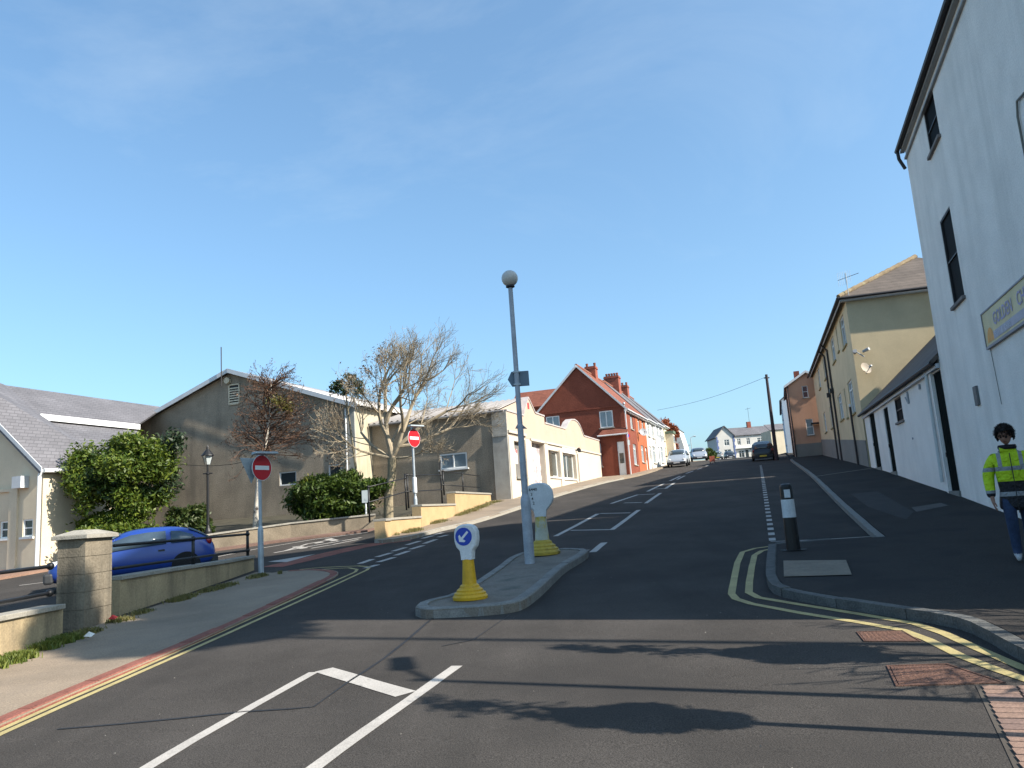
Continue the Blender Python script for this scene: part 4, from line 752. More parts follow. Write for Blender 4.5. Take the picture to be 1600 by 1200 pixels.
c = Ty(1222, 716, 150); T = Thing('cream_house', 'far cream house half hidden behind the telegraph pole', 'house', c, 0, local=True); m = MB(); m.box(-1.6, 4, 0, 6, -3, 5.6); T.part('wall', m, creamr); m = MB(); m.slab([(-1.8, -.2, 5.6), (4.2, -.2, 5.6), (4.2, 3, 7.0), (-1.8, 3, 7.0)], .1); T.part('roof', m, slate)
c = Ty(1058, 714, 112); T = Thing('white_gabled_house', 'far white gable with grey roof behind the red tree', 'house', c, math.radians(-18), local=True)
m = MB(); m.prism([(-1.3, -3), (1.4, -3), (1.1, 1.6), (.55, 4.0), (-1.3, 1.2)], lambda a, b, d: (a, d*7, b)); T.part('wall', m, twhite); m = MB(); m.slab([(-4, -.1, -.8), (.6, -.1, 4.1), (.6, 7, 4.1), (-4, 7, -.8)], .12); T.part('roof', m, slate)
# ------------------------------------------------------------------ garden walls and railings
blockw = M('block_wall', (.36,.28,.17), .92, .2, 1.2, .4, 30, .15, fine=.18, streak=.75, scol=(.085,.075,.06), ssc=(1.6,1.6,.35))
pillm = M('pillar_render', (.19,.162,.122), .92, .22, 1.5, .4, 30, .15, fine=.2, streak=1.0, scol=(.06,.055,.045), ssc=(2.6,2.6,.2))
creamw = M('cream_block', (.40,.285,.155), .9, .15, 1.5, .35, 30, .15, fine=.12, streak=.25, scol=(.33,.24,.14), ssc=(1.5,1.5,.4))
iron = blackm
def V3(p, z): return (p[0], p[1], z)
def wall_run(name, lab, pts, heights, th, mat, cat='wall', cop=.07, bl=1.4, coplen=.9, over=.04, seg=None):
    """a low wall along ground points (world xy); heights above ground at each point (coping top); body pieces and coping stones as parts"""
    c = pts[0]; T = Thing(name, lab, cat, (c[0], c[1], gz(*c)), 0, local=True); o = (c[0], c[1], gz(*c)); L = lambda x, y, z: (x-o[0], y-o[1], z-o[2])
    body = MB()
    for i in range(len(pts)-1):
        a, b = Vector(pts[i]), Vector(pts[i+1]); d = (b-a); Ln = d.length; d.normalize(); n = Vector((-d.y, d.x))*th/2
        k = max(1, round(Ln/coplen)); zA, zB = gz(*a)+heights[i], gz(*b)+heights[i+1]
        body.hexa([L(*(p), gz(*p)-.2) for p in (a-n, b-n, b+n, a+n)], [L(*(a-n), zA-cop), L(*(b-n), zB-cop), L(*(b+n), zB-cop), L(*(a+n), zA-cop)])
        for j in range(k):
            f0, f1 = j/k, (j+1)/k; p, q = a.lerp(b, f0)+d*.004, a.lerp(b, f1)-d*.004; z0, z1 = zA+(zB-zA)*f0, zA+(zB-zA)*f1; e = n*(1+2*over/th)
            m = MB(); m.hexa([L(*(p-e), z0-cop+.002), L(*(q-e), z1-cop+.002), L(*(q+e), z1-cop+.002), L(*(p+e), z0-cop+.002)], [L(*(p-e), z0), L(*(q-e), z1), L(*(q+e), z1), L(*(p+e), z0)])
            T.part('coping_stone', m, coping, bevel=.008)
    T.part('body', body, mat); return T
def railing(name, lab, pts, ztops, rails, posts, r=.027, pr=.038, grp=None, knob=True):
    c = pts[0]; o = (c[0], c[1], gz(*c)); T = Thing(name, lab, 'railing', o, 0, grp, local=True); L = lambda x, y, z: (x-o[0], y-o[1], z-o[2]); A, B = Vector(pts[0]), Vector(pts[-1])
    zA, zB = ztops
    for h in rails: m = MB(); m.tube(L(*A, zA+h), L(*B, zB+h), r, r, 8); T.part('rail', m, iron, smooth=True)
    for f, z0, z1 in posts:
        p = A.lerp(B, f); zz = zA+(zB-zA)*f; m = MB(); m.tube(L(*p, zz+z0), L(*p, zz+z1), pr, pr*.9, 8)
        for h in rails:
            if knob: m.sphere(L(*p, zz+h), pr*1.45, 10, 6)
        T.part('post', m, iron, smooth=True)
    return T
# pillar and the walls beside it, left
pp = Vector(G(148, 968, .1)); dr_ = (Vector(G(400, 886, .1))-Vector(G(190, 955, .1))).normalized(); nn = Vector((-dr_.y, dr_.x))
T = Thing('wall_pillar', 'square stained pillar with pyramid cap at the end of the railing wall', 'pillar', (pp.x, pp.y, gz(*pp)), math.atan2(dr_.y, dr_.x), local=True)
hw = .36; m = MB()
for k in range(6): m.box(-hw, hw, -.05, .40, -.25+k*.27 if k else -.3, -.25+(k+1)*.27-.008); m.box(-hw+.012, hw-.012, -.038, .388, -.25+(k+1)*.27-.009, -.25+(k+1)*.27+.001)
T.part('shaft', m, pillm); m = MB(); z = 1.37; m.box(-hw-.07, hw+.07, -.12, .47, z, z+.06); m.hexa([(-hw-.07, -.12, z+.061), (hw+.07, -.12, z+.061), (hw+.07, .47, z+.061), (-hw-.07, .47, z+.061)], [(-.2, .1, z+.14), (.2, .1, z+.14), (.2, .25, z+.14), (-.2, .25, z+.14)]); T.part('cap', m, coping, bevel=.008)
wa, wb = Vector(G(192, 952, .1))+nn*.18, Vector(G(402, 884, .1))+nn*.2
wm_ = [wa.lerp(wb, f) for f in (0, .35, .7, 1)]
TW = wall_run('railing_wall', 'low stained wall with coping between the pillar and the near no entry sign', [tuple(p) for p in wm_], [.66, .57, .45, .36], .24, blockw)
railing('wall_railing', 'two black rails on the low wall in front of the blue car', [tuple(wa), tuple(wb)], (gz(*wa)+.66, gz(*wb)+.36), (.13, .52), [(.5, -.05, .56), (.985, -.05, .60)])
wc, wd = Vector(G(100, 988, .1))+nn*.16, Vector(G(-230, 1105, .1))+nn*.16
wall_run('boundary_wall', 'sunlit cream block wall running off left of the pillar', [tuple(wc), tuple(wc.lerp(wd, .5)), tuple(wd)], [.50, .60, .66], .26, blockw)
railing('near_railing', 'pair of black rails with round ends left of the pillar', [tuple(wc+nn*.05), tuple(wd+nn*.05)], (gz(*wc)+.55, gz(*wd)+.68), (.12, .50), [(.012, .1, .14), (.7, 0, .56)])
we, wf = wc+nn*1.9, wd+nn*2.2
wall_run('rear_wall', 'grey coped wall behind the near railing left of the pillar', [tuple(we), tuple(wf)], [.50, .56], .25, pillm)
railing('rear_railing', 'thinner pair of black rails on the rear wall at far left', [tuple(we), tuple(wf)], (gz(*we)+.48, gz(*wf)+.56), (.14, .44), [(.02, 0, .5), (.6, 0, .5)], .018, .028)
# litter at the pillar foot
for px, colr, nm, lab in (((176, 966), (.35,.03,.03), 'litter', 'crumpled red wrapper on the grass by the pillar'), ((139, 993), (.6,.6,.58), 'litter', 'white scrap of litter below the pillar')):
    p = G(*px, .1); m = MB(); m.add([(-.06, -.03, .01), (.05, -.04, .0), (.07, .03, .03), (-.04, .05, .05), (0, 0, .07)], [(0, 1, 4), (1, 2, 4), (2, 3, 4), (3, 0, 4), (3, 2, 1, 0)]); tag(link(nm, mesh(nm, m, M('litter'+nm+str(colr[1]), colr, .6)), None, (*p, gz(*p)+.085)), lab, 'litter', kind='thing')
# low retaining wall in front of the hall
lwp = [XY(s+.15, t) for s, t in lw]
wall_run('retaining_wall', 'long low retaining wall in front of the bushes and hall', lwp, [.5, .55, .58, .55], .3, M('retaining_block', (.20,.165,.12), .92, .25, 1.2, .4, 30, fine=.2, streak=.5, scol=(.08,.07,.055), ssc=(1,1,.5)), cop=.06, coplen=1.6)
# stepped cream wall beside the upper footway
sp = [Vector(G(594, 842, .1)), Vector(G(603, 838, .1)), Vector(G(652, 824, .1)), Vector(G(706, 806, .1)), Vector(G(762, 783, .1))]
up = Vector(XY(1, 0)).normalized()
st_lab = ['shortest cream wall section with dark end, by the side road', 'low cream wall section behind the far no entry sign', 'middle step of the cream wall beside the grass', 'highest step of the cream wall next to the shop']
tops = [Ty(594, 811, sp[0].y)[2], Ty(625, 808, sp[1].y)[2], Ty(680, 786.5, sp[2].y)[2], Ty(735, 766, sp[3].y)[2]]
for i in range(4):
    a, b = sp[i], sp[i+1]; dd = (b-a).normalized(); a2 = a+dd*.003*(i > 0); h0, h1 = tops[i]-gz(*a2), tops[i]-gz(*b)
    wall_run('stepped_wall', st_lab[i], [tuple(a2), tuple(b)], [h0, h1], .32, creamw, cop=.07, coplen=1.5)
back = Vector((-.3, .05))
railing('step_railing', 'black railing above the lower cream wall sections', [tuple(sp[0]+back), tuple(sp[2]+back)], (tops[0]+.02, tops[0]+.35), (.5, .95), [(.0, -.1, 1.0), (.97, -.1, 1.1)], .018, .03)
railing('step_railing', 'black railing above the middle cream wall step', [tuple(sp[2]+back), tuple(sp[3]+back)], (tops[2], tops[2]+.1), (.45, 1.0), [(.03, -.1, 1.05), (.97, -.1, 1.6)], .018, .03)
railing('step_railing', 'black railing above the highest cream wall step by the shop', [tuple(sp[3]+back), tuple(sp[4]+back)], (tops[3], tops[3]), (.28, .8), [(.03, -.1, .85), (.5, -.1, .85)], .018, .03)

# ------------------------------------------------------------------ trees and bushes
def leafmesh(name, centers, n_per, size, mat, seed, shell=.55, up=.3, aspect=1.8):
    r = np.random.default_rng(seed); C_ = []
    for (cx, cy, cz, rx, ry, rz_, wgt) in centers:
        k = int(n_per*wgt); d = r.normal(size=(k, 3)); d /= np.linalg.norm(d, axis=1)[:, None]; rad = shell+(1-shell)*r.random(k)**.7; rad *= (1+.18*r.normal(size=k))
        C_.append(np.stack([cx+d[:, 0]*rx*rad, cy+d[:, 1]*ry*rad, cz+d[:, 2]*rz_*rad], 1))
    P = np.concatenate(C_); k = len(P); nrm = r.normal(size=(k, 3)); nrm[:, 2] += up; nrm /= np.linalg.norm(nrm, axis=1)[:, None]
    a = np.cross(nrm, r.normal(size=(k, 3))); a /= np.linalg.norm(a, axis=1)[:, None]; b = np.cross(nrm, a); sz = size*(.55+.9*r.random(k))[:, None]
    V_ = np.stack([P-a*sz*aspect*.5, P-b*sz*.35-nrm*sz*.05, P+a*sz*aspect*.5-nrm*sz*.2, P+b*sz*.35-nrm*sz*.05], 1).reshape(-1, 3)
    me = bpy.data.meshes.new(name); me.vertices.add(4*k); me.vertices.foreach_set('co', V_.astype(np.float32).ravel()); me.loops.add(4*k); me.loops.foreach_set('vertex_index', np.arange(4*k, dtype=np.int32))
    me.polygons.add(k); me.polygons.foreach_set('loop_start', np.arange(0, 4*k, 4, dtype=np.int32)); me.polygons.foreach_set('loop_total', np.full(k, 4, dtype=np.int32)); me.materials.append(mat); me.update(); me.validate(); return me
def clumps(rx, ry, rz_, zc, n, seed, cr=.38, flat=0):
    r = random.Random(seed); o = []
    for _ in range(n):
        while True:
            x, y, z = (r.uniform(-1, 1) for _ in range(3))
            if x*x+y*y+z*z <= 1: break
        q = (x*x+y*y+z*z)**.5 or 1; k = max(q, r.uniform(.45, .95))/q; s_ = cr*r.uniform(.6, 1.25)
        o.append((x*k*rx, y*k*ry, zc+z*k*rz_, s_*min(rx, 1.6), s_*min(ry, 1.6), s_*.85*min(rz_, 1.6), s_**2*6))
    return o
def branch_tree(base_r, height, seed, levels, wind, spread, crotch, nmain, mat, name='branches', lens=.72, up=.25, split=(2, 3), mintwig=.004, wob=.18, sides=5):
    r = random.Random(seed); m = MB(); tips = []
    def grow(p, d, L_, rad, lv):
        n = 3 if lv < 3 else 2; seg = L_/n
        for i in range(n):
            d2 = (d+Vector((r.gauss(0, wob), r.gauss(0, wob), r.gauss(0, wob*.7)))+Vector(wind)*(.06+.05*lv)+Vector((0, 0, up*.12))).normalized(); q = p+d2*seg; r2 = max(mintwig, rad*(1-.38/n))
            m.tube(p, q, rad, r2, sides if lv < 3 else 3, cap=False); p, d, rad = q, d2, r2
            if lv >= 1 and lv < levels and r.random() < .75:
                side = d.cross(Vector((r.gauss(0, 1), r.gauss(0, 1), r.gauss(0, 1)))).normalized(); grow(p, (d*.75+side*spread).normalized(), L_*lens*r.uniform(.55, .95), max(mintwig, rad*.55), lv+1)
        tips.append(tuple(p))
        if lv < levels:
            for _ in range(r.randint(*split)):
                side = d.cross(Vector((r.gauss(0, 1), r.gauss(0, 1), r.gauss(0, 1)))).normalized(); grow(p, (d+side*spread*r.uniform(.5, 1.1)).normalized(), L_*lens*r.uniform(.75, 1.1), max(mintwig, rad*.68), lv+1)
    for i in range(nmain):
        a = 2*math.pi*i/nmain+r.uniform(-.3, .3); e = r.uniform(.55, 1.15); d = Vector((math.cos(a)*math.cos(e)+wind[0]*.25, math.sin(a)*math.cos(e), math.sin(e))).normalized(); grow(Vector(crotch), d, height*r.uniform(.24, .32), base_r*.5, 1)
    return m, tips
bark = M('bark_grey', (.25,.21,.14), .9, .25, 4, .5, 20, fine=.2); twigm = M('twig_brown', (.29,.24,.17), .85, .25, 3); birchb = M('birch_bark', (.48,.44,.38), .8, .25, 6, .3, 20, patch=(.10,.08,.07), pscale=7, pthr=(.56,.62)); birchtw = M('birch_twig', (.095,.055,.038), .85, .2, 3)
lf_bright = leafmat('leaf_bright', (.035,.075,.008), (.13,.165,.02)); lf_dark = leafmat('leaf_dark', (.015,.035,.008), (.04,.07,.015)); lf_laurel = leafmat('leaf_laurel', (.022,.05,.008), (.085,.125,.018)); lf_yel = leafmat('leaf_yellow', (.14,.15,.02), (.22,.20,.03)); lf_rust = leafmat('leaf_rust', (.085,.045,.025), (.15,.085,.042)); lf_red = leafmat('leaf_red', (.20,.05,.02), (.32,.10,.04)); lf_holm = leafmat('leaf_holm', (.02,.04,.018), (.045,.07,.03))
def at(px, py, D, off=0): x, y, z = Ty(px, py, D); return (x, y, gz(x, y)+off)
# big green shrub tree by the slate roofed building
b = at(185, 840, 25.6, .2); T = Thing('evergreen_tree', 'large bright green bushy tree beside the slate roofed building', 'tree', b, 0, local=True)
H = lambda py: Ty(180, py, b[1])[2]-b[2]
cl = clumps(1.6, 1.0, 1.5, (H(672)+H(835))/2+.02, 60, 4, .34)
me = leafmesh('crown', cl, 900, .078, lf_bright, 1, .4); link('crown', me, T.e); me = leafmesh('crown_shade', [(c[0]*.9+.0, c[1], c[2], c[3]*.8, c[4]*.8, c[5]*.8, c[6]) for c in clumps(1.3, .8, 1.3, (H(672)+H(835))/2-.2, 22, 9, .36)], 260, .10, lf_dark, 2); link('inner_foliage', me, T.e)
cl = [(1.55+.1*i, .2, H(690)+.12*i-.3, .5, .4, .45, .5) for i in range(3)]+[(1.5, .3, H(760), .55, .5, .6, .6), (1.2, .3, H(730), .6, .5, .6, .6)]; link('thin_foliage', leafmesh('thin_foliage', cl, 500, .09, lf_rust if False else lf_holm, 3, .2), T.e)
link('low_foliage', leafmesh('low_foliage', clumps(1.25, .8, .5, .75, 26, 14, .5), 700, .078, lf_bright, 15, .4), T.e); m, _ = branch_tree(.10, 2.0, 3, 2, (0.1, 0, 0), .4, (0, .1, .5), 4, bark); m.tube((0, .1, -.3), (0, .1, .55), .11, .07, 8); T.part('trunk', m, bark)
# small dark bush by the lantern
b = at(292, 838, 27.2, .25); T = Thing('small_bush', 'small dark bush at the foot of the black lantern', 'bush', b, 0, local=True); link('foliage', leafmesh('foliage', clumps(.75, .6, .65, .55, 22, 7, .42), 300, .085, leafmat('leaf_smallbush', (.02,.045,.01), (.07,.09,.02)), 5), T.e); m, _ = branch_tree(.04, 1.0, 2, 2, (0, 0, 0), .7, (0, 0, .05), 5, bark); T.part('stems', m, bark)
# laurel
b = at(533, 812, 28.6, .25); T = Thing('laurel_bush', 'large rounded dark green laurel bush in front of the hall', 'bush', b, 0, local=True)
cl = clumps(1.55, 1.0, .85, .98, 44, 12, .40)+[(0, 0, .85, 1.35, .85, .75, 3.0)]; link('foliage', leafmesh('foliage', cl, 600, .085, lf_laurel, 6, .6, .5, 2.4), T.e)
link('yellow_foliage', leafmesh('yellow_foliage', [(-1.25+.12*i, -.55, 1.35+.1*(i % 3), .28, .25, .25, .3) for i in range(5)], 500, .09, lf_yel, 7, .4), T.e); m, _ = branch_tree(.05, 1.2, 3, 2, (0, 0, 0), .8, (0, 0, .05), 6, bark); T.part('stems', m, bark)
# birch with brown twigs and leaves
D = 28.8; b = at(398, 832, D, .25); T = Thing('birch_tree', 'birch tree with pale trunk and brown autumn twigs before the gable', 'tree', b, 0, local=True)
tp = [Vector((0, 0, -.2))]+[Vector(Ty(px, py, D))-Vector(b) for px, py in ((401, 790), (404, 745), (411, 712), (416, 688), (421, 655), (422, 625), (424, 600))]
m = MB(); rads = [.11, .10, .085, .07, .062, .05, .04, .022]
for i in range(len(tp)-1): m.tube(tp[i], tp[i+1], rads[i], rads[i+1], 8, cap=False)
T.part('trunk', m, birchb, smooth=True)
m2 = MB(); tips = []
def birch_limb(p, d, L_, rad, seed):
    rg = random.Random(seed); mm = MB(); tt = []
    def gr(p, d, L_, rad, lv):
        for q_ in range(3):
            d2 = (d+Vector((rg.gauss(0, .16), rg.gauss(0, .16), rg.gauss(0, .12)))+Vector((.10, 0, .03))).normalized(); q = p+d2*L_/3; r2 = max(.005, rad*.86); mm.tube(p, q, rad, r2, 4 if lv < 2 else 3, cap=False); p, d, rad = q, d2, r2; tt.append(tuple(p))
            if lv < 4 and rg.random() < .8:
                sd = d.cross(Vector((rg.gauss(0, 1), rg.gauss(0, 1), rg.gauss(0, 1)))).normalized(); gr(p, (d*.8+sd*.6).normalized(), L_*rg.uniform(.4, .62), max(.005, rad*.6), lv+1)
    gr(Vector(p), d, L_, rad, 1); return mm, tt
r = random.Random(8)
for i in range(120):
    f = r.uniform(.0, 1)**1.1; k = 3+f*3.99; j = min(6, int(k)); p = tp[j].lerp(tp[j+1], k-j); a = r.uniform(0, 6.28); e = r.uniform(-.25, .9); mm, tt = birch_limb(p, Vector((math.cos(a)*math.cos(e), math.sin(a)*math.cos(e)*.8, math.sin(e)*.9)).normalized(), (1.25 if f < .6 else 1.0)*(1.1-f*.4), .024, 200+i)
    m2.add(mm.v, mm.f); tips += tt
T.part('branches', m2, birchtw); r.shuffle(tips); sel = tips[:3200]
link('leaves', leafmesh('leaves', [(*t_, .12, .12, .12, 1) for t_ in sel], 1.4, .042, lf_rust, 9, .2), T.e)
link('green_leaves', leafmesh('green_leaves', [(.95+.2*i, -.2, Ty(460, 625+6*i, D)[2]-b[2], .4, .4, .28, .6) for i in range(3)], 320, .06, leafmat('leaf_olive', (.09,.09,.02), (.16,.14,.03)), 10, .1), T.e)
# bare windblown sycamore
D = 28.4; b = at(608, 800, D, .2); T = Thing('bare_tree', 'bare windswept tree behind the far no entry sign', 'tree', b, 0, local=True)
tp = [Vector((-.05, 0, -.3)), Vector(Ty(607, 770, D))-Vector(b), Vector(Ty(612, 745, D))-Vector(b), Vector(Ty(613, 716, D))-Vector(b)]
m = MB(); rr_ = [.19, .165, .15, .17]
for i in range(3): m.tube(tp[i], tp[i+1], rr_[i], rr_[i+1], 10, cap=False)
T.part('trunk', m, bark, smooth=True)
m = MB(); tips = []
ht = Ty(612, 512, D)[2]-b[2]-tp[3].z
mains = [((-.75, .1, .55), .9, .07), ((-.45, -.2, .95), 1.1, .085), ((-.12, .3, 1.0), 1.15, .09), ((.2, -.2, 1.0), 1.15, .095), ((.5, .2, .85), 1.2, .09), ((.85, -.1, .55), 1.15, .08), ((1.0, .3, .25), 1.05, .065), ((.9, -.4, .02), .6, .05), ((-.9, -.3, .25), .7, .055), ((.1, .7, .9), 1.0, .07), ((.3, -.7, .8), 1.0, .07)]
lead = [tp[3].copy(), tp[3]+Vector((-.06, .02, .38)), tp[3]+Vector((-.16, .0, .85)), tp[3]+Vector((-.18, .05, 1.35))]; lr = [.13, .105, .085, .065]
lead2 = [tp[3].copy(), tp[3]+Vector((.25, -.05, .42)), tp[3]+Vector((.42, 0, .95))]
for i in range(3): m.tube(lead[i], lead[i+1], lr[i], lr[i+1], 8, cap=False)
for i in range(2): m.tube(lead2[i], lead2[i+1], (.09, .075)[i], (.075, .06)[i], 8, cap=False)
starts = [lead[0], lead[2], lead[3], lead[3], lead2[2], lead2[1], lead2[1], lead[0], lead[0], lead[1], lead2[2]]
for i, (d, k, rad) in enumerate(mains):
    rg = random.Random(40+i)
    def grow(p, d, L_, rad, lv):
        n = 4 if lv < 2 else 3; seg = L_/n
        for q_ in range(n):
            d2 = (d+Vector((rg.gauss(0, .15), rg.gauss(0, .15), rg.gauss(0, .12)))+Vector((.014, 0, .03))*(1+.5*lv)).normalized(); q = p+d2*seg; r2 = max(.0052, rad*(1-.42/n)); m.tube(p, q, rad, r2, 6 if lv < 2 else (4 if lv < 3 else 3), cap=False); p, d, rad = q, d2, r2
            if lv < 5 and (q_ > 0 or lv > 2) and rg.random() < (1.0 if lv < 4 else .8):
                sd = d.cross(Vector((rg.gauss(0, 1), rg.gauss(0, 1), rg.gauss(0, 1)))).normalized(); grow(p, (d*.8+sd*.62).normalized(), L_*rg.uniform(.42, .66), max(.0052, rad*.5), lv+1)
        tips.append(tuple(p))
        if lv < 4:
            for _ in range(3 if lv < 3 else 2): sd = d.cross(Vector((rg.gauss(0, 1), rg.gauss(0, 1), rg.gauss(0, 1)))).normalized(); grow(p, (d+sd*.45).normalized(), L_*rg.uniform(.5, .72), max(.0052, rad*.7), lv+1)
    grow(starts[i].copy(), Vector(d).normalized(), ht*.44*k*(1-.42*(starts[i].z-tp[3].z)/1.4), rad, 1)
T.part('branches', m, twigm)
hi = [t_ for t_ in tips if t_[0] < .4]; random.Random(2).shuffle(hi)
link('dead_leaves', leafmesh('dead_leaves', [(*t_, .1, .1, .1, 1) for t_ in hi[:1500]], 1.5, .055, leafmat('leaf_dead', (.09,.06,.04), (.17,.12,.08)), 11, .2), T.e)
# dark evergreen clump seen above the hall roof
D = 30.5; b = at(545, 812, D, .2); T = Thing('dark_evergreen', 'dark green evergreen sprig rising above the hall eave', 'tree', b, 0, local=True); cz_ = lambda py: Ty(545, py, D)[2]-b[2]
cl = [(Ty(px, py, D)[0]-b[0], .1, cz_(py), .3, .3, .26, .8) for px, py in ((528, 598), (545, 590), (538, 608), (556, 600), (522, 606), (560, 612))]; link('crown', leafmesh('crown', cl, 200, .085, lf_holm, 12, .2), T.e)
m = MB(); pts_ = [Vector((.5, 0, 0)), Vector((.35, 0, 2)), Vector((.1, .05, cz_(640))), Vector((0, .1, cz_(605)))]
for i in range(3): m.tube(pts_[i], pts_[i+1], .07-.015*i, .055-.015*i, 6)
for px, py in ((528, 598), (556, 600), (560, 612)): m.tube(pts_[2], (Ty(px, py, D)[0]-b[0], .1, cz_(py)), .02, .01, 5)
T.part('trunk', m, bark)
# rust coloured street tree far up the hill, and the round bush
b = at(1048, 722, 74); T = Thing('red_tree', 'rust red leafed tree at the end of the terrace', 'tree', b, 0, local=True); q = 74/1200; link('crown', leafmesh('crown', clumps(.95, .95, 1.5, 2.55, 30, 21, .42)+clumps(.6, .6, .6, 1.3, 8, 22, .4), 300, .14, lf_red, 13), T.e); m, _ = branch_tree(.1, 3, 5, 2, (0, 0, 0), .5, (0, 0, 1), 4, bark); m.tube((0, 0, -.3), (0, 0, 1.05), .1, .07, 8); T.part('trunk', m, bark)
b = at(1111, 717, 118); T = Thing('round_bush', 'round green bush left of the far white house', 'bush', b, 0, local=True); link('foliage', leafmesh('foliage', clumps(.75, .75, .85, .95, 20, 23, .45), 260, .16, lf_laurel, 14), T.e); m, _ = branch_tree(.05, 1.2, 6, 2, (0, 0, 0), .7, (0, 0, .05), 5, bark); T.part('stems', m, bark)
# ------------------------------------------------------------------ street furniture
redsign = M('sign_red', (.42,.012,.02), .35, .06, 3, spec=.5, fine=.03); whites = M('sign_white', (.62,.64,.65), .4, .05, 4, spec=.4, fine=.03); bluesign = M('sign_blue', (.012,.05,.36), .4, .08, 4, spec=.4, fine=.03); signback = M('sign_back', (.30,.34,.36), .5, .08, 3)
def facing(nx, ny): return math.atan2(ny, nx)+math.pi/2
def disc(m, c, r, y0, y1, n=28):
    ring = [(c[0]+r*math.cos(2*math.pi*i/n), c[2]+r*math.sin(2*math.pi*i/n)) for i in range(n)]; return m.prism(ring, lambda a, b, d: (a, y1 if d else y0, b))
def no_entry(name, lab, base, zc, r, n, bar_z, tri=False, plate=None):
    T = Thing(name, lab, 'sign', (*base, gz(*base)+.06), facing(*n), local=True); z0 = gz(*base)+.06; zc -= z0; bz = bar_z-z0
    m = MB(); m.lathe([(.065, -.1), (.065, .95), (.055, 1.0), (.04, 1.05), (.04, bz+.0)], 12); T.part('post', m, galv, smooth=False)
    m = MB(); disc(m, (0, 0, zc), r, -.075, -.06); P = T.part('sign_plate', m, whites); m = MB(); disc(m, (0, 0, zc), r*.955, -.080, -.0755); T.part('red_disc', m, redsign, P); m = MB(); m.box(-r*.72, r*.72, -.084, -.0805, zc-r*.16, zc+r*.16); T.part('white_bar', m, whites, P)
    m = MB(); m.box(-.05, .05, -.058, .05, zc-.12, zc-.08); m.box(-.05, .05, -.058, .05, zc+.08, zc+.12); T.part('clip', m, galv)
    m = MB(); m.hexa([(-.38, -.28, bz), (.34, -.28, bz+.02), (.34, -.12, bz), (-.38, -.12, bz-.02)], [(-.36, -.27, bz+.05), (.32, -.27, bz+.07), (.32, -.14, bz+.07), (-.36, -.14, bz+.05)]); m.box(-.04, .04, -.2, .04, bz-.02, bz+.015); T.part('sign_light', m, signback, bevel=.01)
    if tri:
        m = MB(); m.prism([(-.42, zc+.23), (.26, zc+.23), (-.08, zc-.36)], lambda a, b, d: (a-.12, .055+.012*d, b)); T.part('triangular_sign', m, signback, bevel=.005)
    if plate: m = MB(); m.lathe([(.07, plate-z0), (.075, plate-z0+.02), (.075, plate-z0+.5), (.07, plate-z0+.52)], 12); T.part('sleeve', m, whites)
    return T
b = G(408, 893, .08); no_entry('no_entry_sign', 'shaded dark red no entry sign on grey post by the railing end', b, Ty(410, 731, b[1])[2], .30, (.89, -.46), Ty(407, 711, b[1])[2], True)
b = G(651, 823, .1); no_entry('no_entry_sign', 'sunlit orange red no entry sign before the bare tree', b, Ty(644, 685, b[1])[2], .315, (.84, -.54), Ty(644, 668, b[1])[2], False, Ty(650, 770, b[1])[2])
b = G(573, 826, .05); T = Thing('small_sign', 'small grey plate on a thin white post by the laurel bush', 'sign', (*b, gz(*b)), facing(.2, -1), local=True); h = Ty(571, 767, b[1])[2]-gz(*b); m = MB(); m.tube((0, 0, 0), (0, 0, h), .03); T.part('post', m, whites); m = MB(); m.box(-.13, .13, -.05, -.035, h-.42, h+.02); T.part('plate', m, signback)

# refuge beacon column
b = G(828, 880, .12); T = Thing('beacon_post', 'tall grey post with round white globe on the refuge island', 'lamp post', (*b, gz(*b)+.11), 0, local=True); hz = Ty(799, 450, b[1])[2]-gz(*b)-.11
m = MB(); m.lathe([(.095, -.1), (.095, 1.15), (.088, 1.22), (.062, 1.3), (.058, 2.6), (.05, 2.65), (.045, hz)], 16); T.part('column', m, M('post_grey', (.34,.37,.41), .55, .18, 4, .1, 40, metal=.2), smooth=False)
m = MB(); m.lathe([(.05, 0), (.09, .02), (.085, .05)], 14, (0, 0, hz)); T.part('collar', m, leadm); m = MB(); m.sphere((0, 0, hz+.2), .165, 24, 16); T.part('globe', m, M('globe_opal', (.50,.48,.44), .35, .12, 4, spec=.4), smooth=True)
q = Ty(812, 591, b[1]); zc = q[2]-gz(*b)-.11; m = MB(); m.prism([(-.2, zc), (-.12, zc+.15), (.22, zc+.15), (.22, zc-.15), (-.12, zc-.15)], lambda a, bb, d: (a+.02, .05+.02*d, bb)); s_ = T.part('direction_sign', m, M('sign_slate', (.13,.18,.23), .5, .1, 3), bevel=.006); m = MB(); m.box(-.07, .07, -.055, .05, zc-.14, zc-.11); m.box(-.07, .07, -.055, .05, zc+.11, zc+.14); T.part('clamp', m, galv, s_)
q = Ty(816, 666, b[1]); zc = q[2]-gz(*b)-.11; m = MB(); m.prism([(-.02, zc+.1), (.13, zc-.05), (-.1, zc-.03)], lambda a, bb, d: (a, .02+.05*d, bb)); T.part('bracket', m, M('bracket_grey', (.18,.2,.22), .5)); 
for zz in (1.35, 1.9): m = MB(); m.lathe([(.066, 0), (.066, .03)], 14, (0, 0, zz)); T.part('band', m, galv)

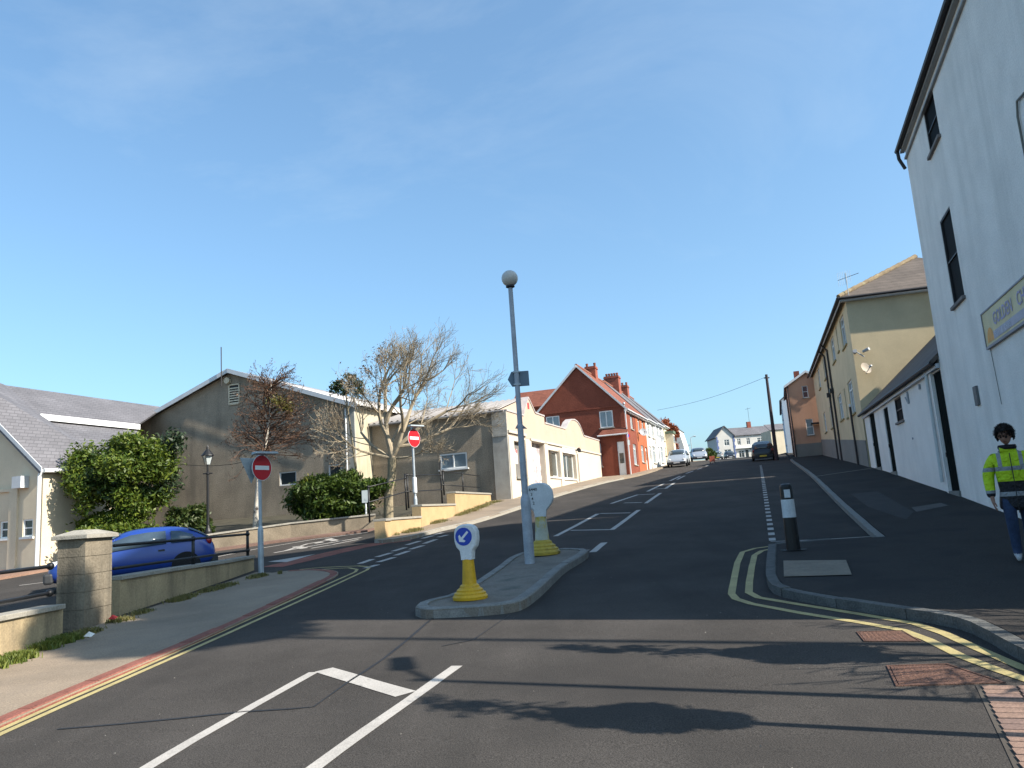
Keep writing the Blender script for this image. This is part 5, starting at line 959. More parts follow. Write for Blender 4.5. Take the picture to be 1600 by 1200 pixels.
# bollards
def head_outline(w, z0, z1, neck):
    pts = []; r = w/2; zc = z1-r*1.02
    for i in range(13): a = math.pi*i/12; c, s = math.cos(a), math.sin(a); pts.append((r*math.copysign(abs(c)**.75, c), zc+r*1.02*abs(s)**.75))
    pts += [(-r*.98, zc-.06), (-r*.85, zc-.14), (-neck*1.15, z0+.12), (-neck, z0+.03), (-neck, z0), (neck, z0), (neck, z0+.03), (neck*1.15, z0+.12), (r*.85, zc-.14), (r*.98, zc-.06)]; return pts
yel = M('bollard_yellow', (.58,.33,.012), .45, .15, 4, .05, 40, spec=.4, streak=.3, scol=(.35,.21,.02), ssc=(4,4,2)); bolw = M('bollard_white', (.58,.60,.61), .5, .1, 4, .08, 50, spec=.35, streak=.35, scol=(.36,.36,.33), ssc=(4,4,1.2))
def traffic_bollard(name, lab, base, H_, nrm, front=True, hw_=.36, stem=yel):
    T = Thing(name, lab, 'bollard', (*base, gz(*base)+.112), facing(*nrm), local=True); k = H_/1.06
    m = MB(); m.lathe([(.25*k, 0), (.255*k, .04*k), (.23*k, .07*k), (.23*k, .09*k), (.19*k, .115*k), (.19*k, .135*k), (.145*k, .165*k), (.14*k, .19*k), (.105*k, .215*k)], 24); T.part('base', m, yel if front else M('bollard_yellow_dull', (.45,.32,.05), .6, .25, 4, patch=(.16,.12,.03), pscale=4))
    m = MB(); m.lathe([(.105*k, .21*k), (.085*k, .5*k), (.083*k, .56*k)], 20); T.part('stem', m, stem, smooth=False)
    po = head_outline(hw_*(k if front else 1), .555*k, H_, .088*k); th = .075*k
    m = MB(); n = len(po); cx_, cz_ = 0, H_-.2*k
    rings = []
    for y, sc in ((-th, .90), (-th*.75, .975), (0, 1.0), (th*.75, .975), (th, .90)): rings.append([(a*sc, y, cz_+(b_-cz_)*sc if b_ > .6*k else b_) for a, b_ in po])
    for rg in rings: m.v += rg
    for j in range(4): m.f += [(j*n+i, j*n+(i+1) % n, (j+1)*n+(i+1) % n, (j+1)*n+i) for i in range(n)]
    m.f += [tuple(range(n-1, -1, -1)), tuple(range(4*n, 5*n))]; hd = T.part('head', m, bolw)
    return T, th, k, hd
b = G(735, 935, .12); T, th, k, hd = traffic_bollard('keep_left_bollard', 'keep left bollard with blue arrow disc and yellow stem on the island', b, 1.05, (-.32, -1))
zc = 1.05-.175; m = MB(); disc(m, (-.02, 0, zc), .127, -th-.004, -th+.01, 28); P = T.part('blue_disc', m, bluesign, hd)
m = MB(); ar = [(-.02, -.1), (.02, -.1)]; 
def arrow(pts, y): 
    c, s = math.cos(math.radians(-135)), math.sin(math.radians(-135)); return [(-.02+(x*c-yv*s), y, zc+(x*s+yv*c)) for x, yv in pts]
ap = arrow([(-.095, -.016), (.035, -.016), (.022, -.062), (.05, -.062), (.098, 0), (.05, .062), (.022, .062), (.035, .016), (-.095, .016)], -th-.0065); m.add(ap+[(x, y+.003, z) for x, y, z in ap], [tuple(range(9)), tuple(range(17, 8, -1))]+[(i, 9+i, 9+(i+1) % 9, (i+1) % 9) for i in range(9)]); T.part('arrow', m, whites, hd)
b = G(849, 866, .12); T, th, k, hd = traffic_bollard('traffic_bollard', 'large white bollard back with black numbers behind the beacon post', b, 1.46, (-.05, -1), False, .60, M('bollard_stem_pale', (.50,.50,.40), .6, .25, 2.5, patch=(.50,.38,.06), pscale=3.2, pthr=(.48,.6)))
ink = M('black_ink', (.01,.01,.012), .6)
for txt, x, z, sz in (('6440', -.20, 1.30, .085), ('3', -.17, 1.20, .085), ('4', -.16, 1.11, .085), ('2', -.14, 1.02, .085)):
    o = link('number', textmesh(txt, sz, ink), T.e, (x, -th-.003, z)); o.rotation_euler = (math.pi/2, 0, 0)
b = G(1240, 858, .11); T = Thing('black_bollard', 'black bollard with white reflective band on the build-out corner', 'bollard', (*b, gz(*b)+.1), facing(-.25, -1), local=True)
m = MB(); m.lathe([(.118, -.05), (.110, .5), (.106, .93), (.104, 1.08), (.09, 1.12), (.045, 1.135)], 16); T.part('shaft', m, M('bollard_black', (.010,.010,.011), .4, .15, 4, spec=.4))
m = MB(); m.lathe([(.112, .55), (.1125, .56), (.1095, .85), (.109, .86)], 16); T.part('white_band', m, bolw); m = MB(); m.box(-.05, .05, -.113, -.095, .89, 1.03); T.part('reflector', m, bolw, bevel=.004)
m = MB(); m.lathe([(.22, 0), (.22, .004)], 16); T.part('base_patch', m, tar)

# lantern by the hall
b = at(325, 845, 26.2, .1); T = Thing('lantern_post', 'black cast iron lantern post before the hall gable', 'lamp post', b, 0, local=True); hz = Ty(324, 726, b[1])[2]-b[2]
m = MB(); m.lathe([(.12, -.2), (.12, .5), (.07, .6), (.05, .7), (.045, hz-.35), (.07, hz-.33), (.07, hz-.29), (.04, hz-.26), (.035, hz)], 12); m.tube((-.16, 0, hz-.3), (.16, 0, hz-.3), .02); T.part('post', m, blackm)
m = MB(); m.lathe([(.09, 0), (.17, .30)], 4, (0, 0, hz)); T.part('lantern_glass', m, M('lantern_glass', (.35,.38,.38), .15, .1, 3, spec=.6)); m = MB()
for i in range(4): a = i*math.pi/2; m.tube((.09*math.cos(a), .09*math.sin(a), hz), (.175*math.cos(a), .175*math.sin(a), hz+.31), .012, n=6)
m.lathe([(.215, .30), (.20, .33), (.07, .5), (.05, .52), (.04, .6), (.012, .68)], 12, (0, 0, hz)); T.part('lantern_hood', m, blackm)
p0, p1 = Ty(322, 712, 26.2), Ty(384, 709, 26); 
wr = Thing('overhead_cable', 'thin dark cable sagging across the hall gable behind the lantern', 'cable', (*p0[:2], p0[2]), 0, local=True); a = Vector(Ty(255, 722, 31)); bb = Vector(Ty(470, 690, 31)); m = MB(); pts_ = [a.lerp(bb, i/10)-Vector((0, 0, .5*math.sin(math.pi*i/10)))-Vector(p0) for i in range(11)]; m.path(pts_, .014, 4); wr.part('wire', m, blackm)

# telegraph pole and wire, far street lamps
b = G(1214, 719); T = Thing('telegraph_pole', 'dark wooden telegraph pole behind the parked dark car', 'pole', (*b, gz(*b)), 0, local=True); h = Ty(1199, 585, b[1])[2]-gz(*b); m = MB(); m.lathe([(.16, -.3), (.15, .5), (.10, h)], 10); T.part('pole', m, M('creosote', (.045,.035,.04), .8, .2, 4)); m = MB(); m.box(-.2, .2, -.05, .05, h-.3, h-.22); T.part('cross_arm', m, leadm)
a = Vector(Ty(1199, 588, b[1])); e = Vector(Ty(1027, 641, 66)); T = Thing('telephone_wire', 'thin wire from the telegraph pole to the terrace', 'wire', tuple(a), 0, local=True); m = MB(); m.path([a.lerp(e, i/14)-Vector((0, 0, .3*math.sin(math.pi*i/14)))-a for i in range(15)], .012, 4); T.part('wire', m, leadm)
def street_lamp(px, top, D, lab, arm):
    b = at(px, 718, D); T = Thing('street_lamp', lab, 'street lamp', b, 0, 'far street lamps at the hilltop', local=True); h = Ty(px, top, D)[2]-b[2]; m = MB(); m.tube((0, 0, -1), (0, 0, h), .09, .05); T.part('column', m, galv)
    if arm: m = MB(); m.tube((0, 0, h), (arm*.6, 0, h+.25), .05); m.tube((arm*.6, 0, h+.25), (arm, 0, h+.22), .09, .12); T.part('lantern', m, galv)
street_lamp(1082.5, 684, 120, 'far grey street lamp with arm left of the white house', .8); street_lamp(1078, 697, 150, 'shorter far lamp column beside the armed street lamp', .25)
b = G(985, 741, .1); T = Thing('waiting_sign', 'round sign on thin pole at the red house corner', 'sign', (*b, gz(*b)), facing(.3, -1), local=True); m = MB(); m.tube((0, 0, 0), (0, 0, 5.0), .04); T.part('pole', m, galv); m = MB(); disc(m, (0, 0, 2.75), .22, -.06, -.05); T.part('disc', m, redsign); m = MB(); disc(m, (0, 0, 2.75), .15, -.066, -.061); T.part('disc_centre', m, bluesign); m = MB(); m.box(-.16, .16, -.06, -.05, 2.1, 2.45); T.part('plate', m, signback); m = MB(); m.sphere((0, 0, 5.0), .1, 10, 6); T.part('finial', m, galv)
b = G(1113.5, 724); T = Thing('red_barrier', 'small red and white barrier between the two silver cars', 'barrier', (*b, gz(*b)), -.2, local=True); m = MB(); m.box(-.22, .22, -.04, .04, .15, .62); T.part('board', m, M('barrier_red', (.36,.10,.06), .6, .2, 3)); m = MB(); m.box(-.22, -.16, -.15, .15, 0, .15); m.box(.16, .22, -.15, .15, 0, .15); T.part('feet', m, leadm)
# unseen objects added outside the frame to cast shadows across the road
def ball_tree(name, lab, base, h0, h1, r, seed, extra=()):
    T = Thing(name, lab, 'tree', (*base, gz(*base)), 0, 'unseen ball trees added for their shadows', local=True); m, _ = branch_tree(.05, 1.0, seed, 2, (0, 0, 0), .6, (0, 0, h0), 5, bark); m.tube((0, 0, -.1), (0, 0, h0+.1), .05, .04, 8); T.part('trunk', m, bark)
    link('crown', leafmesh('crown', clumps(r, r, (h1-h0)/2, (h0+h1)/2, 34, seed, .42 if r < 1 else .3)+[(0, 0, (h0+h1)/2, r*.8, r*.8, (h1-h0)*.4, 1.5)]+list(extra), 420, .06, lf_dark, seed, .2), T.e)
sd_ = (math.sin(SUN_AZ), math.cos(SUN_AZ)); tanE = math.tan(SUN_EL)
def caster(px, py, L_): p = G(px, py); return (p[0]+sd_[0]*L_, p[1]+sd_[1]*L_)
ball_tree('caster_ball_tree', 'unseen ball tree added for its shadow, nearer the camera', caster(1005, 1121, 2.6/tanE), 2.2, 2.95, .25, 31, [(.03*i, .12*math.sin(i*2.1), 3.0+.16*i, .12, .16, .12, .12) for i in range(8)])  # unseen, crown shaped to drop an oval shadow on the near road
ball_tree('caster_ball_tree', 'unseen ball tree added for its shadow, by the white building corner', caster(1235, 1021, 2.1/tanE), 1.65, 2.45, .30, 32, [(.02*i, .08*math.sin(i*1.7), 2.55+.15*i, .12, .14+.02*(i % 3), .12, .14) for i in range(10)])
b = XY(7.75, 4.3); T = Thing('caster_shrub', 'unseen leafless shrub added for its streaky shadow, at the white building corner', 'shrub', (*b, gz(*b)), 0, local=True); m, _ = branch_tree(.05, 3.6, 55, 4, (0, 0, 0), .55, (0, 0, .9), 6, bark, mintwig=.008); m.tube((0, 0, -.1), (0, 0, .95), .06, .05, 8); T.part('stems', m, bark)  # unseen, put here to throw twig streaks over the road
b = caster(640, 1062, 7.3); T = Thing('lamp_column', 'plain lamp column outside the frame on the near footway', 'street lamp', (*b, gz(*b)), math.radians(100), local=True); h = 7.3*tanE; m = MB(); m.lathe([(.09, -.1), (.09, .9), (.055, 1.0), (.04, h)], 12); T.part('column', m, galv); m = MB(); m.tube((0, 0, h-.15), (.5, 0, h+.1), .03); m.hexa([(.4, -.1, h+.05), (.95, -.1, h+.1), (.95, .1, h+.1), (.4, .1, h+.05)], [(.4, -.07, h+.15), (.95, -.07, h+.17), (.95, .07, h+.17), (.4, .07, h+.15)]); T.part('lantern', m, galv)

b = XY(7.0, 8.9); T = Thing('caster_tree', 'unseen tall clear stemmed tree added to shade the left pavement', 'tree', (*b, gz(*b)), 0, local=True); m, _ = branch_tree(.08, 3, 77, 2, (0, 0, 0), .5, (0, 0, 11.5), 6, bark); m.tube((0, 0, -.2), (0, 0, 11.6), .08, .06, 8); T.part('trunk', m, bark); link('crown', leafmesh('crown', clumps(1.2, 1.2, 1.6, 13.3, 60, 78, .36), 420, .16, lf_dark, 79, .2), T.e)  # unseen crown, set high to dapple the left pavement with shade
# ------------------------------------------------------------------ cars
tyre = M('tyre', (.012,.012,.013), .8, .1, 5); rimm = M('rim', (.35,.36,.37), .35, .1, 5, metal=.6); bump = M('bumper_grey', (.035,.037,.04), .6, .1, 4)
def car(name, lab, base, heading, paint, L_=3.6, W=1.64, H_=1.38, style='hatch', gl=glass, dark_bumper=True, plate_col=(.6,.45,.05)):
    z = gz(*base); hx, hy = heading; q = math.hypot(hx, hy); hx /= q; hy /= q; T = Thing(name, lab, 'car', (*base, z), math.atan2(hy, hx), local=True)
    T.e.rotation_euler = (0, -math.atan((gz(base[0]+hx, base[1]+hy)-gz(base[0]-hx, base[1]-hy))/2), math.atan2(hy, hx)) if True else None
    X = lambda f: -L_/2+f*L_; w = W/2; hb = H_*.61
    # stations: f along length (rear 0), bottom z, belt z, top z, half width, roof half width
    S_ = [(0.0, .36, .50, .62, .74*w, .60*w), (.025, .24, .62, .86, .90*w, .74*w), (.09, .19, .80, 1.12*H_/1.38, .97*w, .76*w), (.18, .18, hb+.03, 1.29*H_/1.38, 1.0*w, .76*w), (.30, .18, hb+.02, 1.365*H_/1.38, 1.0*w, .77*w), (.45, .18, hb, 1.38*H_/1.38, 1.0*w, .77*w), (.56, .18, hb-.01, 1.33*H_/1.38, 1.0*w, .76*w), (.66, .18, hb-.02, 1.14*H_/1.38, .995*w, .78*w), (.745, .18, hb-.04, .94*H_/1.38, .985*w, .84*w), (.86, .18, .74, .83, .96*w, .80*w), (.95, .20, .62, .70, .88*w, .68*w), (1.0, .26, .48, .55, .72*w, .5*w)]
    if style == 'saloon': S_ = [(f, a, b_, (c if f > .2 else c*.93), d, e) for f, a, b_, c, d, e in S_]
    rows = []
    for f, zb, zbelt, zt, wb, wt in S_:
        zbelt = min(zbelt, zt-.06); half = [(0, zb), (wb*.80, zb), (wb*.97, zb+.10), (wb, (zb+zbelt)/2), (wb*.985, zbelt), (wt, zt-.07 if zt-zbelt > .12 else zt-.025), (wt*.62, zt-.012), (0, zt)]
        rows.append([(X(f), y, zz) for y, zz in half]+[(X(f), -y, zz) for y, zz in half[-2:0:-1]])
    n = len(rows[0]); m = MB()
    for r_ in rows: m.v += r_
    for j in range(len(rows)-1): m.f += [(j*n+i, j*n+(i+1) % n, (j+1)*n+(i+1) % n, (j+1)*n+i) for i in range(n)]
    m.f += [tuple(range(n)), tuple(range(len(rows)*n-1, (len(rows)-1)*n-1, -1))]
    o = T.part('body', m, paint, smooth=True); sb = o.modifiers.new('sub', 'SUBSURF'); sb.levels = 2; sb.render_levels = 2
    def at_(f, k):   # point on side surface (k: 0 belt .. 1 roof edge), +y side
        for j in range(len(S_)-1):
            if S_[j][0] <= f <= S_[j+1][0]: break
        g_ = (f-S_[j][0])/(S_[j+1][0]-S_[j][0]); A = Vector(rows[j][4]).lerp(Vector(rows[j+1][4]), g_); B = Vector(rows[j][5]).lerp(Vector(rows[j+1][5]), g_); return A.lerp(B, k)
    def topp(f, k):  # k -1..1 across
        for j in range(len(S_)-1):
            if S_[j][0] <= f <= S_[j+1][0]: break
        g_ = (f-S_[j][0])/(S_[j+1][0]-S_[j][0]); mid = Vector(rows[j][7]).lerp(Vector(rows[j+1][7]), g_); s6 = Vector(rows[j][6]).lerp(Vector(rows[j+1][6]), g_); s5 = Vector(rows[j][5]).lerp(Vector(rows[j+1][5]), g_); a = abs(k); p = mid.lerp(s6, a/.62) if a < .62 else s6.lerp(s5, (a-.62)/.38)
        return Vector((p.x, math.copysign(p.y, k), p.z))
    for sgn in (1, -1):
        for fs in (([.145, .16, .22, .28], 'rear_window'), ([.31, .42, .52, .62, .685], 'door_window')):
            m = MB(); fr = fs[0]; N = len(fr); up_ = []
            for f in fr: top_ = .86 if f > .2 else .72; up_.append((at_(f, .10), at_(f, top_ if f < .66 else .6)))
            for a, b_ in up_: m.v += [(a.x, sgn*(a.y+.004), a.z), (b_.x, sgn*(b_.y+.012), b_.z)]
            m.f = [(2*i, 2*i+2, 2*i+3, 2*i+1) for i in range(N-1)]; wo = T.part(fs[1], m, gl, smooth=True); so = wo.modifiers.new('t', 'SOLIDIFY'); so.thickness = .012; so.offset = 0
        m = MB(); p = at_(.665, .12); m.sphere((p.x, sgn*(p.y+.1), p.z+.05), .085, 10, 6, .7); T.part('mirror', m, bump, smooth=True)
        m = MB(); p = at_(.34, 0); m.box(p.x-.07, p.x+.07, sgn*(p.y+.0)-.012, sgn*(p.y+.0)+.012, p.z-.12, p.z-.08); T.part('door_handle', m, bump)
        for fx in (.195, .815):
            xc = X(fx); m = MB(); pr = [(.19, -.08), (.285, -.075), (.30, 0), (.285, .075), (.19, .08)]; N = 20
            for r_, y in pr: m.v += [(xc+r_*math.cos(2*math.pi*i/N), sgn*(w-.10)+y, .295+r_*math.sin(2*math.pi*i/N)) for i in range(N)]
            for j in range(4): m.f += [(j*N+i, j*N+(i+1) % N, (j+1)*N+(i+1) % N, (j+1)*N+i) for i in range(N)]
            wh = T.part('wheel', m, tyre, smooth=True); m = MB(); m.tube((xc, sgn*(w-.10)-.06, .295), (xc, sgn*(w-.10)+.06, .295), .195, .195, 18); T.part('rim', m, rimm, wh)
            m = MB(); m.prism([(xc+.325*math.cos(math.pi*i/12), .27+.325*math.sin(math.pi*i/12)) for i in range(13)], lambda a, b_, d: (a, sgn*(w-.05+d*.052), b_)); T.part('wheel_arch', m, tyre)
        m = MB(); p = X(.955); m.sphere((p, sgn*w*.66, .62), .12, 10, 6, .75); T.part('headlight', m, M('lamp_clear', (.5,.52,.54), .1, .1, 4, spec=.8), smooth=True)
        m = MB(); m.sphere((X(.045), sgn*w*.80, .80), .07, 10, 6, 1.4); T.part('tail_light', m, M('lamp_red', (.30,.015,.015), .2, .1, 4, spec=.7), smooth=True)
    for f0, f1, nm in ((.575, .735, 'windscreen'), (.04, .165, 'rear_screen')):
        m = MB(); ks = (-.86, -.45, 0, .45, .86)
        for f in (f0, (f0+f1)/2, f1): m.v += [tuple(topp(f, k)+Vector((.008 if f0 > .5 else -.008, 0, .010))) for k in ks]
        m.f = [(j*5+i, j*5+i+1, (j+1)*5+i+1, (j+1)*5+i) for j in range(2) for i in range(4)]; wo = T.part(nm, m, gl, smooth=True); so = wo.modifiers.new('t', 'SOLIDIFY'); so.thickness = .014; so.offset = 0
    bm_ = bump if dark_bumper else paint
    for f, dz in ((.985, .30), (.02, .30)):
        m = MB(); m.box(X(f)-.1, X(f)+.1, -w*.84, w*.84, .22, .46); T.part('bumper', m, bm_, bevel=.05)
        m = MB(); xx = X(f)+(.105 if f > .5 else -.105); m.box(min(xx, xx+.008), max(xx, xx+.008), -.26, .26, .33, .44); T.part('number_plate', m, M('plate_white' if f > .5 else 'plate_yellow', (.6,.6,.6) if f > .5 else plate_col, .5))
    return T
bl = M('car_blue', (.016,.05,.25), .28, .06, 3, spec=.6, fine=.03); sil = M('car_silver', (.42,.45,.48), .3, .05, 3, spec=.6, metal=.5, fine=.03); drk = M('car_dark', (.012,.013,.016), .3, .1, 3, spec=.6)
hd_ = Vector(XY(*lw[1]))-Vector(XY(*lw[2])); c0 = Vector(Ty(212, 905, 19.0)[:2])
car('blue_car', 'small blue hatchback parked behind the pillar and railing', tuple(c0), (-.90, -.44), bl, 3.62, 1.63, 1.27, gl=M('car_glass_blue', (.05,.075,.10), .1, .2, 2, spec=.8, fine=0))
c0 = G(1066, 729); car('silver_car', 'silver car parked nose downhill at the terrace kerb', (c0[0], c0[1]+1.2), (-.30, -1), sil, 3.9, 1.7, 1.45)
c0 = G(1098, 720); car('silver_car', 'second silver car parked further uphill by the red barrier', (c0[0], c0[1]+1.5), (-.2, -1), sil, 4.0, 1.72, 1.45)
c0 = G(1204, 719); car('dark_car', 'dark car seen from behind below the telegraph pole', (c0[0], c0[1]+1.6), (.32, 1), drk, 4.0, 1.72, 1.50)
c0 = at(1140, 716, 140); car('black_car', 'small far black car in front of the white house', (c0[0], c0[1]), (-.15, -1), drk, 4.0, 1.72, 1.45)
c0 = at(1121, 718, 125); car('grey_car', 'far grey car roof showing left of the black car', (c0[0], c0[1]), (.2, 1), M('car_grey', (.15,.17,.18), .3, .05, 3, spec=.6), 4.0, 1.7, 1.4)
c0 = at(1188, 718, 100); car('maroon_car', 'far dark red car mostly hidden beside the dark car', (c0[0], c0[1]), (.3, 1), M('car_maroon', (.06,.02,.02), .3, .05, 3, spec=.6), 4.0, 1.7, 1.45)

# ------------------------------------------------------------------ the walking person
def skinned(name, nodes, edges, mats, pick, sub=2, parent=None):
    me = bpy.data.meshes.new(name); me.from_pydata([n_[0] for n_ in nodes], edges, []); o = bpy.data.objects.new(name, me); COL.objects.link(o)
    md = o.modifiers.new('skin', 'SKIN'); md.use_smooth_shade = True; md.branch_smoothing = .5
    for v, n_ in zip(me.skin_vertices[0].data, nodes): v.radius = n_[1] if isinstance(n_[1], tuple) else (n_[1], n_[1])
    me.skin_vertices[0].data[0].use_root = True
    s = o.modifiers.new('sub', 'SUBSURF'); s.levels = sub; s.render_levels = sub
    dg = bpy.context.evaluated_depsgraph_get(); m2 = bpy.data.meshes.new_from_object(o.evaluated_get(dg)); bpy.data.objects.remove(o)
    m2.materials.clear()
    for x in mats: m2.materials.append(x)
    for p in m2.polygons: p.material_index = pick(p.center); p.use_smooth = True
    m2.name = name; return m2
b = G(1604, 873, .105); px_, py_ = b
PT = Thing('person', 'person in yellow hi-vis jacket and jeans walking along the white wall', 'person', (px_, py_, gz(px_, py_)+.10), math.radians(-27), local=True)
jean = M('denim', (.025,.042,.085), .85, .25, 8, .2, 60, fine=.2); skinm = M('skin', (.30,.16,.11), .55, .1, 6); shoe = M('trainer', (.42,.42,.42), .6, .15, 8); shirt = M('dark_top', (.012,.012,.015), .85, .2, 8)
N_ = [((0, 0, .95), (.16, .12)), ((0, 0, 1.12), (.15, .11)), ((0, .01, 1.34), (.17, .115)), ((0, .01, 1.47), (.07, .065)), ((0, -.02, 1.55), (.058, .058)),
      ((.095, 0, .86), (.095, .095)), ((.10, .06, .50), (.075, .078)), ((.10, .30, .13), (.055, .058)), ((.105, .20, .06), (.045, .035)), ((.11, .12, .04), (.035, .025)),
      ((-.095, 0, .86), (.095, .095)), ((-.10, -.14, .50), (.075, .078)), ((-.10, -.16, .10), (.055, .058)), ((-.105, -.30, .05), (.045, .035)), ((-.11, -.38, .04), (.035, .025)),
      ((.17, .01, 1.40), (.065, .065)), ((.25, .05, 1.14), (.045, .045)), ((.265, -.08, .84), (.03, .028)), ((.26, -.11, .77), (.018, .036)),
      ((-.17, .01, 1.40), (.065, .065)), ((-.26, .06, 1.14), (.045, .045)), ((-.275, -.04, .83), (.03, .028)), ((-.27, -.07, .76), (.018, .036))]
Eg = [(0, 1), (1, 2), (2, 3), (3, 4), (0, 5), (5, 6), (6, 7), (7, 8), (8, 9), (0, 10), (10, 11), (11, 12), (12, 13), (13, 14), (2, 15), (15, 16), (16, 17), (17, 18), (2, 19), (19, 20), (20, 21), (21, 22)]
for palm, sx in ((18, 1), (22, -1)):
    px0 = Vector(N_[palm][0])
    for k, (dy, ln) in enumerate(((-.030, .075), (-.011, .085), (.009, .08), (.027, .062))):
        a = px0+Vector((0, dy, -.025)); i0 = len(N_); N_ += [(tuple(a), .0095), (tuple(a+Vector((-sx*.010, -.004, -ln*.5))), .0088), (tuple(a+Vector((-sx*.032, -.006, -ln*.92))), .007)]; Eg += [(palm, i0), (i0, i0+1), (i0+1, i0+2)]
    i0 = len(N_); a = px0+Vector((-sx*.008, -.042, .012)); N_ += [(tuple(a), .011), (tuple(a+Vector((-sx*.012, -.018, -.035))), .010), (tuple(a+Vector((-sx*.02, -.015, -.062))), .008)]; Eg += [(palm, i0), (i0, i0+1), (i0+1, i0+2)]
def pick(c):
    if c.z < .095: return 2
    if c.z > 1.44: return 1
    if abs(c.x) > .2 and c.z < .93: return 1
    return 0 if c.z < .98 else 3
bod = skinned('body', N_, Eg, [jean, skinm, shoe, shirt], pick)
# head added to the body mesh
hm = bmesh.new(); bmesh.ops.create_uvsphere(hm, u_segments=28, v_segments=20, radius=1)
for v in hm.verts:
    x, y, z = v.co; f = max(0, -y)
    X_, Y_, Z_ = x*.076, y*.098, z*.118
    if z < 0: X_ *= 1-.22*(-z); Y_ -= .012*(-z)*f
    nose = math.exp(-((x/.16)**2+((z+.12)/.22)**2))*f; Y_ -= .024*nose
    for ex in (-.38, .38): Y_ += .012*math.exp(-(((x-ex)/.2)**2+((z-.08)/.13)**2))*f
    Y_ += .006*math.exp(-((x/.3)**2+((z+.42)/.06)**2))*f; Y_ -= .008*math.exp(-((x/.3)**2+((z+.78)/.15)**2))*f
    if abs(x) > .93 and abs(z) < .25: X_ *= 1.12
    v.co = (X_, Y_, Z_)
hmat = Matrix.Translation((-.01, -.055, 1.655)) @ Matrix.Rotation(math.radians(-18), 4, 'Z') @ Matrix.Rotation(math.radians(20), 4, 'X'); hm.transform(hmat)
for f in hm.faces: f.smooth = True; f.material_index = 1
bm_ = bmesh.new(); bm_.from_mesh(bod); tmp = bpy.data.meshes.new('tmp'); hm.to_mesh(tmp); bm_.from_mesh(tmp); bm_.to_mesh(bod); bm_.free(); hm.free(); bpy.data.meshes.remove(tmp)
BO = link('body', bod, PT.e)
for ex in (-.03, .03):
    m = MB(); p = hmat @ Vector((ex, -.083, .010)); m.sphere(tuple(p), .0125, 10, 6); PT.part('eye', m, ink, BO, smooth=True)
m = MB(); p = hmat @ Vector((0, -.094, -.05)); m.sphere(tuple(p), .022, 10, 6, .28); PT.part('mouth', m, M('lips', (.20,.07,.06), .6), BO, smooth=True)
hairm = M('dark_hair', (.012,.009,.008), .7, .3, 30, .5, 80); r = np.random.default_rng(4); hb_ = bmesh.new(); bmesh.ops.create_uvsphere(hb_, u_segments=30, v_segments=22, radius=1)
dele = []
for v in hb_.verts:
    x, y, z = v.co
    if y < -.35 and z < .42: dele.append(v)
    elif z < -.62: dele.append(v)
    k = .97+.2*r.random(); v.co = (x*.108*k, y*.122*k+.014, z*.14*k+.018)
bmesh.ops.delete(hb_, geom=dele, context='VERTS'); hb_.transform(hmat); tmp = bpy.data.meshes.new('hair'); hb_.to_mesh(tmp); hb_.free(); tmp.materials.append(hairm); ho = link('hair', tmp, PT.e); so = ho.modifiers.new('t', 'SOLIDIFY'); so.thickness = .012
m = MB(); rg = random.Random(6)
for i in range(700):
    d = Vector((rg.gauss(0, 1), rg.gauss(.3, 1), abs(rg.gauss(.4, .9)))).normalized(); p = hmat @ Vector((d.x*.098, d.y*.112+.012, d.z*.128+.016)); q_ = p+(d+Vector((rg.gauss(0, .6), rg.gauss(0, .6), rg.gauss(0, .6)))).normalized()*.045; m.tube(p, q_, .005, .0015, 3, cap=False)
PT.part('loose_hair', m, hairm, ho)
# jacket
jm = bpy.data.materials.new('hi_vis_jacket'); jm.use_nodes = True; n = jm.node_tree.nodes; l = jm.node_tree.links; tcn = n.new('ShaderNodeTexCoord'); sx = n.new('ShaderNodeSeparateXYZ'); l.new(tcn.outputs['Object'], sx.inputs[0]); rp = n.new('ShaderNodeValToRGB'); rp.color_ramp.interpolation = 'CONSTANT'
mr = n.new('ShaderNodeMapRange'); mr.inputs[1].default_value = .6; mr.inputs[2].default_value = 1.6; l.new(sx.outputs[2], mr.inputs[0]); l.new(mr.outputs[0], rp.inputs[0])
Yl, Bk, Gr = (.50,.70,.01,1), (.010,.010,.013,1), (.30,.31,.32,1)
els = rp.color_ramp.elements; els[0].position = 0; els[0].color = Bk; els[1].position = .24; els[1].color = Gr
for pos, c in ((.30, Bk), (.44, Yl), (.585, Gr), (.64, Yl)): e_ = els.new(pos); e_.color = c
rp2 = n.new('ShaderNodeValToRGB'); rp2.color_ramp.interpolation = 'CONSTANT'; l.new(mr.outputs[0], rp2.inputs[0]); e2 = rp2.color_ramp.elements; e2[0].position = 0; e2[0].color = Bk; e2[1].position = .29; e2[1].color = Gr
for pos, c in ((.33, Yl), (.585, Gr), (.64, Yl)): e_ = e2.new(pos); e_.color = c
# vertical braces
ab = n.new('ShaderNodeMath'); ab.operation = 'ABSOLUTE'; l.new(sx.outputs[0], ab.inputs[0]); s1 = n.new('ShaderNodeMath'); s1.operation = 'SUBTRACT'; l.new(ab.outputs[0], s1.inputs[0]); s1.inputs[1].default_value = .125; s2 = n.new('ShaderNodeMath'); s2.operation = 'ABSOLUTE'; l.new(s1.outputs[0], s2.inputs[0]); s3 = n.new('ShaderNodeMath'); s3.operation = 'LESS_THAN'; l.new(s2.outputs[0], s3.inputs[0]); s3.inputs[1].default_value = .024
s4 = n.new('ShaderNodeMath'); s4.operation = 'GREATER_THAN'; l.new(sx.outputs[2], s4.inputs[0]); s4.inputs[1].default_value = 1.2; s5 = n.new('ShaderNodeMath'); s5.operation = 'MULTIPLY'; l.new(s3.outputs[0], s5.inputs[0]); l.new(s4.outputs[0], s5.inputs[1])
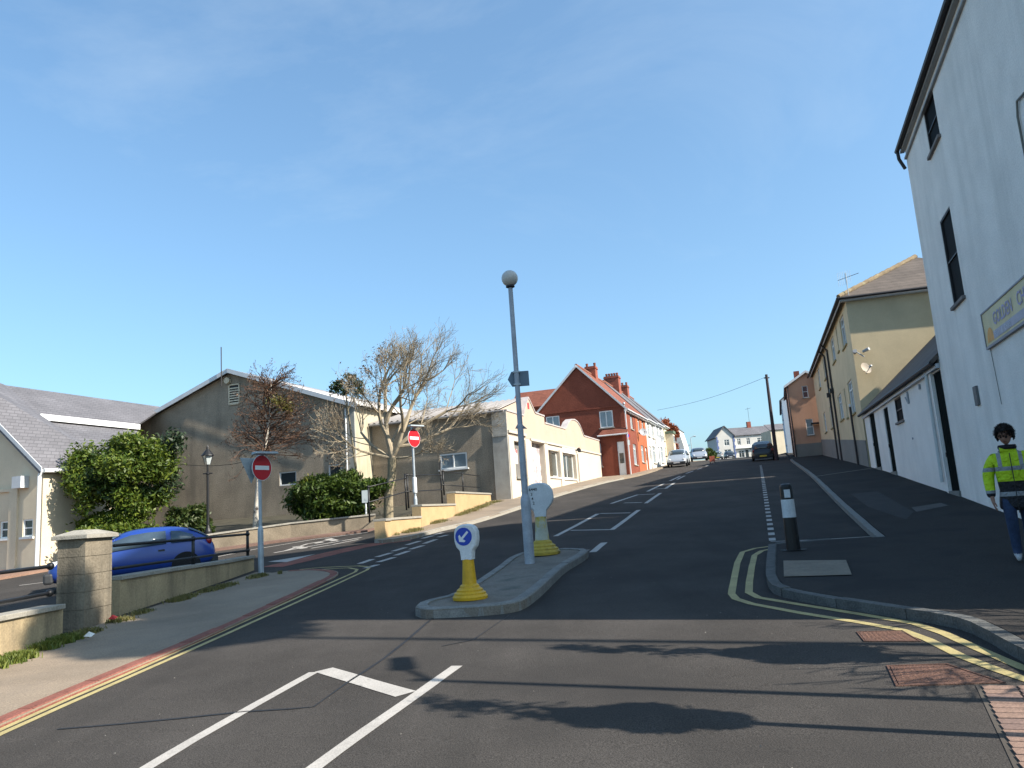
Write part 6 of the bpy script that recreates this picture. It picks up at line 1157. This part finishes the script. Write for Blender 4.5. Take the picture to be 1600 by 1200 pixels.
sl_ = n.new('ShaderNodeMath'); sl_.operation = 'GREATER_THAN'; l.new(ab.outputs[0], sl_.inputs[0]); sl_.inputs[1].default_value = .2; mx2 = n.new('ShaderNodeMixRGB'); l.new(sl_.outputs[0], mx2.inputs[0]); l.new(rp.outputs[0], mx2.inputs[1]); l.new(rp2.outputs[0], mx2.inputs[2])
mxx = n.new('ShaderNodeMixRGB'); l.new(s5.outputs[0], mxx.inputs[0]); l.new(mx2.outputs[0], mxx.inputs[1]); mxx.inputs[2].default_value = Gr; l.new(mxx.outputs[0], n['Principled BSDF'].inputs['Base Color']); n['Principled BSDF'].inputs['Roughness'].default_value = .7
nb = n.new('ShaderNodeTexNoise'); nb.inputs['Scale'].default_value = 13; nb.inputs['Detail'].default_value = 4; nb.inputs['Distortion'].default_value = 1.2; l.new(tcn.outputs['Object'], nb.inputs['Vector']); bp = n.new('ShaderNodeBump'); bp.inputs['Strength'].default_value = 1.0; bp.inputs['Distance'].default_value = .05; l.new(nb.outputs[0], bp.inputs['Height']); l.new(bp.outputs[0], n['Principled BSDF'].inputs['Normal'])
JN = [((0, .01, 1.05), (.215, .165)), ((0, .01, .72), (.225, .175)), ((0, .01, .64), (.22, .17)), ((0, .01, 1.30), (.215, .155)), ((0, .015, 1.44), (.125, .11)), ((0, .0, 1.52), (.10, .095)),
      ((.19, .01, 1.40), (.095, .095)), ((.265, .05, 1.14), (.082, .08)), ((.27, -.06, .835), (.06, .058)), ((-.19, .01, 1.40), (.095, .095)), ((-.275, .06, 1.14), (.082, .08)), ((-.28, -.03, .825), (.06, .058))]
JE = [(0, 1), (1, 2), (0, 3), (3, 4), (4, 5), (3, 6), (6, 7), (7, 8), (3, 9), (9, 10), (10, 11)]
jk = skinned('jacket', JN, JE, [jm], lambda c: 0); J = link('jacket', jk, PT.e)
m = MB(); m.tube((0, -.165, .62), (0, -.168, 1.1), .006, .006, 5); m.tube((0, -.165, 1.1), (0, -.14, 1.42), .006, .006, 5); PT.part('zip', m, blackm, J)
m = MB(); m.lathe([(.105, 0), (.115, .03), (.105, .06), (.088, .06), (.09, .02)], 18, (0, .012, 1.475)); PT.part('collar', m, shirt, J, smooth=True)
